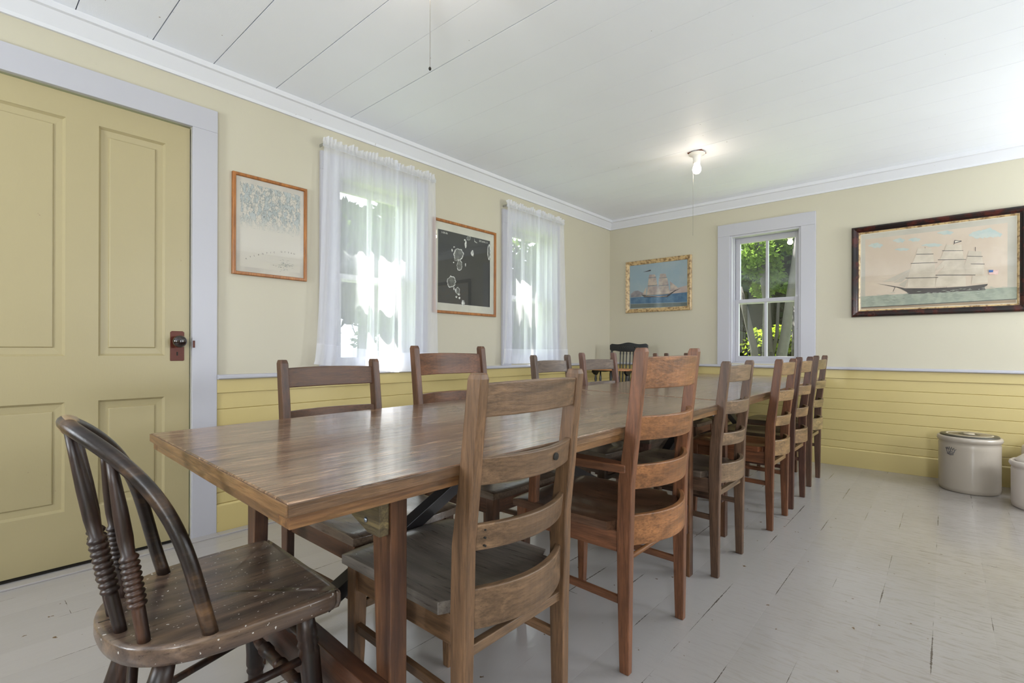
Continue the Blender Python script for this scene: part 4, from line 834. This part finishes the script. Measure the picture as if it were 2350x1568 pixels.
# ------------------------------------------------------------------ pictures (local: x right, z up, -y towards the room, wall at y=0)
def frame(t, w_, h_, fw_, prof, mat, name='frame'):
    """prof = [(inset 0..fw, depth)]"""
    b = MB(); R = []
    for (sx, sz) in ((-1, -1), (1, -1), (1, 1), (-1, 1), (-1, -1)):
        R.append([(sx*(w_/2-i), -d, sz*(h_/2-i)) for i, d in prof])
    b.rings(R, True, False); return b.build(name, mat, t)
def flat(t, name, layers, y0):
    """layers = [(material, [polygons])], each a fraction of a millimetre in front of the last"""
    b = MB(); y = y0
    for m_, polys in layers:
        b.mat(m_)
        for kk_, P in enumerate(polys):
            b.add([(u, y-kk_*.00001, v) for u, v in P], [tuple(range(len(P)))])
        y -= .00025
    return b.build(name, None, t, fix=False)
def rect(w_, h_): return [(-w_/2, -h_/2), (w_/2, -h_/2), (w_/2, h_/2), (-w_/2, h_/2)]
def pane(t, w_, h_, y):
    b = MB(); b.add([(u, y, v) for u, v in rect(w_, h_)], [(0, 1, 2, 3)]); return b.build('glass', GLASS, t, fix=False)
def rough_print(name, c, c2=None, sc_=3.0, thr=(.4, .6)):
    m, nt, b = newmat(name); n = noise(nt, mapping(nt), sc_, 5); c2 = c2 or tuple(x*.85 for x in c[:3])+(1,)
    L(nt, ramp(nt, n.outputs[0], [(thr[0], c), (thr[1], c2)]).outputs[0], b.inputs['Base Color']); b.inputs['Roughness'].default_value = .7; return m
OAKF = wood('honey_oak_frame', srgb(132, 78, 28), srgb(168, 104, 42), srgb(190, 126, 58), 'Z', .35, 1, .2)
flatprof = lambda f_, d: [(0, 0), (0, d), (.003, d+.003), (f_-.003, d+.003), (f_, d-.002), (f_, 0)]
# map
mp_ = thing('framed_map', 'pale coastal map in a thin honey-oak frame beside the door', 'picture', (0, 1.193, 1.6155), PI/2)
frame(mp_, .402, .540, .017, flatprof(.017, .018), OAKF)
PAP = rough_print('map_paper', srgb(206, 198, 186), srgb(188, 180, 170), 4)
def map_mat():
    m, nt, b = newmat('printed_map'); b.inputs['Roughness'].default_value = .7
    v = mapping(nt); tc = N(nt, 'ShaderNodeTexCoord'); sp_ = N(nt, 'ShaderNodeSeparateXYZ'); L(nt, tc.outputs['Object'], sp_.inputs[0])
    land = noise(nt, mapping(nt, (2.2, 1, 1)), 26, 8, .65, .6)
    up = N(nt, 'ShaderNodeMapRange'); up.inputs[1].default_value = -.02; up.inputs[2].default_value = .06; L(nt, sp_.outputs[2], up.inputs[0])
    vo = N(nt, 'ShaderNodeTexVoronoi', feature='DISTANCE_TO_EDGE'); vo.inputs['Scale'].default_value = 46; L(nt, v, vo.inputs['Vector'])
    ln = ramp(nt, vo.outputs[0], [(.0, (1, 1, 1, 1)), (.035, (0, 0, 0, 1))])
    edge = N(nt, 'ShaderNodeMath', operation='ABSOLUTE'); L(nt, math_(nt, 'SUBTRACT', land.outputs[0], .52), edge.inputs[0])
    coast = ramp(nt, edge.outputs[0], [(0, (1, 1, 1, 1)), (.030, (0, 0, 0, 1))])
    water = ramp(nt, land.outputs[0], [(.46, (0, 0, 0, 1)), (.54, (1, 1, 1, 1))])
    col = mixc(nt, math_(nt, 'MULTIPLY', water.outputs[0], up.outputs[0]), srgb(202, 194, 182), srgb(176, 180, 178))
    lands = math_(nt, 'MULTIPLY', math_(nt, 'SUBTRACT', 1., water.outputs[0]), up.outputs[0])
    col = mixc(nt, math_(nt, 'MULTIPLY', math_(nt, 'MULTIPLY', ln.outputs[0], lands), .95), col, srgb(96, 86, 72))
    col = mixc(nt, math_(nt, 'MULTIPLY', math_(nt, 'MULTIPLY', coast.outputs[0], up.outputs[0]), .75), col, srgb(66, 80, 88))
    L(nt, col, b.inputs['Base Color']); return m
MAPM = map_mat(); MINK = plain('map_ink', srgb(84, 76, 66), .8)
flat(mp_, 'print', [(PAP, [rect(.372, .510)]), (MAPM, [rect(.326, .450)])], -.010)
for i, (u, v, ch) in enumerate(zip([-.132, -.111, -.090, -.068, -.046, -.024, -.003, .016, .056, .076, .096, .112, .128], [-.182, -.170, -.160, -.152, -.144, -.137, -.131, -.127, -.118, -.116, -.116, -.117, -.119], 'ATLANTICOCEAN')):
    text_mesh('letter', ch, .0115, MINK, mp_, (u, -.0108, v))
for u, v, ch in ((.012, -.199, 'M'), (.026, -.201, 'A'), (.040, -.203, 'I'), (.054, -.205, 'N'), (.068, -.207, 'E')): text_mesh('letter', ch, .007, MINK, mp_, (u, -.0108, v))
q = MB(); rr_ = random.Random(5)
for i in range(60):
    u = .075+rr_.gauss(0, .020); v = -.190+rr_.gauss(0, .012); q.add([(u-.004, -.0109, v), (u+.004, -.0109, v-.0005), (u+.004, -.0109, v+.0006), (u-.004, -.0109, v+.0008)], [(0, 1, 2, 3)])
for i in range(120):
    u = rr_.uniform(-.15, .15); v = rr_.uniform(-.02, .20); q.add([(u-.005, -.0109, v), (u+.005, -.0109, v-.0005), (u+.005, -.0109, v+.0004), (u-.005, -.0109, v+.0006)], [(0, 1, 2, 3)])
q.build('soundings', plain('map_grey_ink', srgb(112, 122, 124), .8), mp_, fix=False)
pane(mp_, .370, .508, -.014)
# aerial photograph
ap = thing('framed_photograph', 'dark aerial photograph of islands in an oak frame between the curtained windows', 'picture', (0, 2.6825, 1.5705), PI/2)
frame(ap, .668, .698, .020, flatprof(.020, .018), OAKF)
MATB = rough_print('cream_mat_board', srgb(206, 202, 188)); PHB = rough_print('dark_photo_water', srgb(44, 44, 42), srgb(54, 53, 50), 2); ISL = rough_print('pale_island_shore', srgb(226, 226, 220), srgb(150, 150, 146), 60); ISG = rough_print('grey_island_land', srgb(84, 84, 80), srgb(110, 110, 104), 50)
def shrink(P, k):
    cx_ = sum(p[0] for p in P)/len(P); cz_ = sum(p[1] for p in P)/len(P); return [(cx_+(p[0]-cx_)*k, cz_+(p[1]-cz_)*k) for p in P]
flat(ap, 'print', [(MATB, [rect(.630, .660)]), (PHB, [[(-.288, -.272), (.268, -.272), (.268, .272), (-.288, .272)]]), (ISL, AERIAL['outline']+AERIAL['island']+AERIAL['coast']+AERIAL['coast2']),
     (ISG, [shrink(P, .84) for P in AERIAL['outline']]+[shrink(P, .7) for P in AERIAL['coast']])], -.009)
WTXT = plain('white_photo_lettering', srgb(222, 220, 214), .7)
text_mesh('date_lettering', '3-08-86', .020, WTXT, ap, (-.225, -.0103, .252)); text_mesh('code_lettering', 'EPS-8HK-11', .020, WTXT, ap, (.190, -.0103, .252))
pane(ap, .628, .658, -.014)
# small ship painting
s1_ = thing('framed_painting', 'small blue ship painting in a worn gilt frame left of the bare window', 'picture', (.567, D, 1.628), 0)
GILT = rough_print('worn_gilt', srgb(196, 168, 122), srgb(128, 100, 66), 40, (.45, .62)); GILT.node_tree.nodes['Principled BSDF'].inputs['Roughness'].default_value = .35
frame(s1_, .720, .552, .042, [(0, 0), (0, .020), (.005, .026), (.012, .022), (.016, .024), (.030, .016), (.036, .014), (.042, .010), (.042, 0)], GILT)
SKY = rough_print('painted_blue_sky', srgb(140, 160, 172), srgb(156, 168, 174), 3); SEAB = rough_print('painted_blue_sea', srgb(62, 96, 128), srgb(84, 118, 146), 12); SHR = rough_print('painted_grey_shore', srgb(104, 112, 108))
DUSK = rough_print('painted_dusk', srgb(186, 166, 158)); HILL = rough_print('painted_hill', srgb(122, 118, 124), srgb(150, 140, 140), 14); SAIL2 = rough_print('painted_warm_sail', srgb(192, 174, 158), srgb(160, 144, 140), 12); INKD = rough_print('painted_dark_line', srgb(58, 52, 54))
def clip(P, a): return [(max(-a[0], min(a[0], u)), max(-a[1], min(a[1], v))) for u, v in P]
lay = [(SKY, [rect(.636, .468)]), (DUSK, SMALL['dusk']), (SEAB, SMALL['sea']), (SHR, SMALL['shore']), (HILL, SMALL['hill']), (SAIL2, SMALL['sail']), (INKD, SMALL['hull']+SMALL['pennant']), (SAIL2, SMALL['hullband'])]
flat(s1_, 'painting', [(m_, [clip(P, (.318, .234)) for P in Ps]) for m_, Ps in lay], -.006)
q = MB(); rr_ = random.Random(8)
for P in SMALL['sail']:
    zmin = min(v for u, v in P); us = [u for u, v in P]
    q.add([(min(us), -.0080, zmin), (max(us), -.0080, zmin), (max(us), -.0080, zmin+.003), (min(us), -.0080, zmin+.003)], [(0, 1, 2, 3)])
q.build('yards', INKD, s1_, fix=False)
pane(s1_, .634, .466, -.0095)
# large ship painting
b1_ = thing('framed_painting', 'large tan three-masted ship painting in a dark tortoiseshell frame', 'picture', (2.757, D, 1.588), 0)
TORT = rough_print('tortoiseshell_veneer', srgb(22, 12, 10), srgb(70, 24, 14), 16, (.45, .68)); TORT.node_tree.nodes['Principled BSDF'].inputs['Roughness'].default_value = .2
frame(b1_, 1.010, .728, .046, [(0, 0), (0, .022), (.004, .030), (.014, .034), (.034, .026), (.036, .018), (.046, .014), (.046, 0)], TORT)
frame(b1_, .918, .636, .012, [(0, 0), (0, .016), (.004, .017), (.008, .013), (.012, .010), (.012, 0)], GILT, 'gilt_slip')
TANP = rough_print('painted_tan_sky', srgb(196, 176, 156), srgb(206, 188, 170), 2.2); PALE = rough_print('pale_paper_margin', srgb(190, 182, 168)); SEAG = rough_print('painted_green_sea', srgb(146, 152, 138), srgb(164, 168, 152), 18)
BRN = rough_print('brown_lower_margin', srgb(160, 138, 114)); SAIL = rough_print('painted_pale_sail', srgb(208, 194, 176), srgb(190, 176, 158), 8); JIB = rough_print('painted_pale_jib', srgb(196, 184, 168)); HULLG = rough_print('painted_grey_hull', srgb(84, 78, 76)); CLD = rough_print('painted_blue_cloud', srgb(172, 184, 180), srgb(186, 190, 182), 20); BLU = rough_print('painted_blue_canton', srgb(66, 104, 164)); PNK = rough_print('painted_pink_stripes', srgb(208, 148, 140), srgb(220, 190, 180), 60); CRM = rough_print('cream_border', srgb(222, 212, 194))
lay = [(CRM, [rect(.896, .614)]), (PALE, [rect(.884, .602)]), (TANP, [[(-.415, -.270), (.400, -.270), (.400, .262), (-.415, .262)]]), (BRN, [[(-.442, -.301), (.442, -.301), (.442, -.262), (-.442, -.262)]]), (SEAG, BIG['sea']), (CLD, BIG['cloud']), (INKD, BIG['line']+BIG['pennantline']+BIG['rig']), (JIB, BIG['jib']), (SAIL, BIG['sail']), (HULLG, BIG['hull']), (INKD, BIG['yard']), (CRM, BIG['pennant']), (PNK, BIG['stripes']), (BLU, BIG['canton'])]
flat(b1_, 'painting', [(m_, [clip(P, (.447, .307)) for P in Ps]) for m_, Ps in lay], -.006)
q = MB(); rr_ = random.Random(3)
for i in range(130):
    u = rr_.uniform(-.43, .42); v = -.255+rr_.uniform(0, .075); w_ = rr_.uniform(.006, .022)
    q.add([(u-w_, -.0102, v), (u, -.0102, v-.002), (u+w_, -.0102, v+.001), (u, -.0102, v+.0015)], [(0, 1, 2, 3)])
q.build('painted_waves', rough_print('painted_wave_tips', srgb(182, 184, 170)), b1_, fix=False)
q = MB()
for i in range(7):
    for x in (-.115+i*.009, .025+i*.009): q.add([(x, -.0103, -.176), (x+.0016, -.0103, -.176), (x+.0016, -.0103, -.160), (x, -.0103, -.160)], [(0, 1, 2, 3)])
q.build('tiny_crew', INKD, b1_, fix=False)
pane(b1_, .892, .610, -.0115)

# ------------------------------------------------------------------ outdoors
def leaf_mat(name, c1, c2):
    m = bpy.data.materials.new(name); m.use_nodes = True; nt = m.node_tree; nt.nodes.clear()
    o = N(nt, 'ShaderNodeOutputMaterial'); d = N(nt, 'ShaderNodeBsdfDiffuse'); t_ = N(nt, 'ShaderNodeBsdfTranslucent'); mx = N(nt, 'ShaderNodeMixShader'); mx.inputs[0].default_value = .45
    n = noise(nt, mapping(nt), 6, 3); c = mixc(nt, n.outputs[0], c1, c2); L(nt, c, d.inputs[0]); L(nt, c, t_.inputs[0])
    L(nt, d.outputs[0], mx.inputs[1]); L(nt, t_.outputs[0], mx.inputs[2]); L(nt, mx.outputs[0], o.inputs[0]); return m
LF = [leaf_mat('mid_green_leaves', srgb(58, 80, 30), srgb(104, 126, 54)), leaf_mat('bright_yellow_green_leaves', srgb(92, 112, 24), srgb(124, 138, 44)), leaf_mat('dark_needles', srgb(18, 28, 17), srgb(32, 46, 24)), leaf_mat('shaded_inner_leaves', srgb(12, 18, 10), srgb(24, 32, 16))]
BARK = plain('grey_birch_bark', srgb(84, 80, 80), .8, var=.4); BARKD = plain('dark_bark', srgb(46, 42, 38), .85, var=.3)
GRASS = plain('grass', srgb(120, 136, 84), .9, var=.3)
struct(MB().box(-40, -30, -.62, 40, 45, -.52).build('ground', GRASS), 'grass ground outside the house', 'ground')
def leaves(b, n, centers, rnd, size):
    for _ in range(n):
        c, r = rnd.choice(centers)
        # shell-biased point in an ellipsoid, clumped
        v = Vector((rnd.gauss(0, 1), rnd.gauss(0, 1), rnd.gauss(0, 1))).normalized()*rnd.uniform(.35, 1)**.6
        p = Vector((c[0]+v.x*r[0], c[1]+v.y*r[1], c[2]+v.z*r[2]))
        a = Vector((rnd.gauss(0, 1), rnd.gauss(0, 1), rnd.gauss(0, .7))).normalized(); bb = a.cross(Vector((rnd.gauss(0, 1), rnd.gauss(0, 1), rnd.gauss(0, 1)))).normalized()
        s = size*rnd.uniform(.6, 1.3)
        b.add([p-a*s, p-bb*s*.45, p+a*s, p+bb*s*.45], [(0, 1, 2, 3)])
def tree(name, label, loc, trunk, centers, n, size, lm, bm, seed, cat='tree', group=None, core=0):
    t = thing(name, label, cat, loc, 0, group); rnd = random.Random(seed)
    q = MB()
    for pts, r0, r1 in trunk:
        k = len(pts); q.tube([(p[0]-loc[0], p[1]-loc[1], p[2]-loc[2]) for p in pts], [r0+(r1-r0)*i/(k-1) for i in range(k)], 9)
    if trunk: q.build('trunk', bm, t)
    b = MB(); sub = []
    for c, r in centers:
        for _ in range(7):
            o_ = Vector((rnd.uniform(-.7, .7)*r[0], rnd.uniform(-.7, .7)*r[1], rnd.uniform(-.7, .7)*r[2]))
            sub.append(((c[0]-loc[0]+o_.x, c[1]-loc[1]+o_.y, c[2]-loc[2]+o_.z), (r[0]*.42, r[1]*.42, r[2]*.36)))
    leaves(b, n, sub, rnd, size); b.build('foliage', lm, t, fix=False)
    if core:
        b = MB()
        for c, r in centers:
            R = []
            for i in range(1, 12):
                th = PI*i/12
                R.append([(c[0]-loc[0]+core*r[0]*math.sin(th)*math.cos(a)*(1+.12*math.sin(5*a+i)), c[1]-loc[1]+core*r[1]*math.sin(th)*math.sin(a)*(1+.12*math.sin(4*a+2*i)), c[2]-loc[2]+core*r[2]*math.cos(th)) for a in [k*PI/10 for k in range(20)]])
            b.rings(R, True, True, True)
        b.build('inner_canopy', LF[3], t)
    return t
G = -.52
# seen through the bare window
TG = 'trees outside the bare window'
tree('birch_tree', 'grey birch with a leaning trunk in the left panes of the bare window', (.70, 8.3, G), [([(.72, 8.3, G), (.62, 8.3, .6), (.58, 8.3, 1.0), (.46, 8.3, 1.55), (.36, 8.3, 1.95)], .060, .045)], [((.30, 8.7, 2.75), (.75, .6, .75))], 2600, .05, LF[0], BARKD, 11, group=TG)
tree('birch_tree', 'pale birch trunk rising beside the upper left pane of the bare window', (.66, 8.8, G), [([(.60, 8.8, G), (.62, 8.8, 1.0), (.64, 8.8, 1.7), (.58, 8.8, 2.2), (.50, 8.8, 2.9), (.46, 8.8, 3.6)], .050, .055), ([(.58, 8.8, 2.3), (.40, 8.8, 2.8), (.32, 8.8, 3.4)], .035, .02)], [((.9, 9.2, 3.3), (.9, .6, .7))], 2600, .05, LF[0], BARK, 12, group=TG)
tree('birch_tree', 'forked birch in the lower right pane of the bare window', (.80, 8.5, G), [([(.80, 8.5, G), (.79, 8.5, .8), (.75, 8.5, 1.2), (.72, 8.5, 1.8), (.72, 8.5, 2.4)], .055, .035), ([(.80, 8.5, .9), (.86, 8.5, 1.2), (.88, 8.5, 1.7)], .030, .020)], [((.75, 9.1, 2.2), (.5, .5, .5))], 1500, .05, LF[0], BARKD, 13, group=TG)
tree('birch_tree', 'thick mottled birch leaning right in the bare window', (.90, 8.6, G), [([(.86, 8.6, G), (.90, 8.6, .85), (.96, 8.6, 1.2), (1.02, 8.6, 1.7), (1.10, 8.6, 2.3), (1.18, 8.6, 3.2)], .085, .06)], [((1.3, 9.0, 2.6), (.6, .5, .55))], 1800, .05, LF[0], BARK, 14, group=TG)
tree('birch_tree', 'dark trunk against the right edge of the bare window', (1.20, 8.2, G), [([(1.20, 8.2, G), (1.19, 8.2, 1.0), (1.20, 8.2, 1.6)], .075, .06)], [((1.6, 8.4, 2.1), (.35, .4, .4))], 800, .05, LF[0], BARKD, 15, group=TG)
for i, (x, y, lb) in enumerate(((-.3, 10.2, 'left'), (.5, 10.0, 'middle'), (1.3, 9.9, 'right'), (-1.3, 10.6, 'far left'))):
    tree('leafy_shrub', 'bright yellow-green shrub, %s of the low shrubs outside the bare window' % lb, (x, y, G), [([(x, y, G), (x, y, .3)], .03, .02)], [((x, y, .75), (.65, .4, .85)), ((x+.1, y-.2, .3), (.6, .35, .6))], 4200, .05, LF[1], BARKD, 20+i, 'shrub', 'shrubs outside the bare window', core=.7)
for i, (x, y, z, rr2) in enumerate(((-1.5, 14, 1.8, 1.5), (.6, 14.6, 1.5, 1.5), (-3.6, 13.5, 2.3, 2.0), (-.5, 16.5, 3.4, 2.0), (2.4, 14, 2.2, 1.6))):
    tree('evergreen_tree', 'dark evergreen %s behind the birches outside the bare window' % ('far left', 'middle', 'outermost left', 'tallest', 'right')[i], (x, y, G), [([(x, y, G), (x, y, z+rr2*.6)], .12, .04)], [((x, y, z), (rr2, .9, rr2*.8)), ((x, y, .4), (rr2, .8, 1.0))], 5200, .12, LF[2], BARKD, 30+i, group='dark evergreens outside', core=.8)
# seen through the sheer curtains
for i, (x, y, z, rr2, lm) in enumerate(((-4.6, 4.6, 2.2, 1.3, 2), (-5.2, 6.4, 1.2, 1.3, 0), (-4.4, 8.6, 1.6, 1.5, 2), (-5.2, 10.6, 2.4, 1.7, 0), (-7.0, 5.4, 3.0, 1.8, 0), (-8.0, 9.0, 3.0, 2.2, 2), (-4.2, 3.2, .6, .9, 1))):
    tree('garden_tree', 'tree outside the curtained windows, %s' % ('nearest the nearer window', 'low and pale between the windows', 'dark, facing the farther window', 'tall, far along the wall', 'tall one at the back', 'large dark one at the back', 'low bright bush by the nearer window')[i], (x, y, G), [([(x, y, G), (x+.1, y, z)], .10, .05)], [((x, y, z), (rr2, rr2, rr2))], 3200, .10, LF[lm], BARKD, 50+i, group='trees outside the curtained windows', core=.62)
tree('shade_tree', 'unseen tall tree beside the house whose high branches dapple the curtained windows', (-3.9, 3.6, G), [([(-3.9, 3.6, G), (-3.8, 3.6, 5.0), (-3.3, 3.6, 7.6)], .16, .06)],  # out of view, added to break the sun into patches on the curtains
     [((-3.1, 2.3, 7.4), (.9, .8, .6)), ((-3.1, 3.4, 7.5), (.9, .8, .6)), ((-3.1, 4.6, 7.4), (.9, .8, .6))], 3000, .12, LF[0], BARKD, 77)
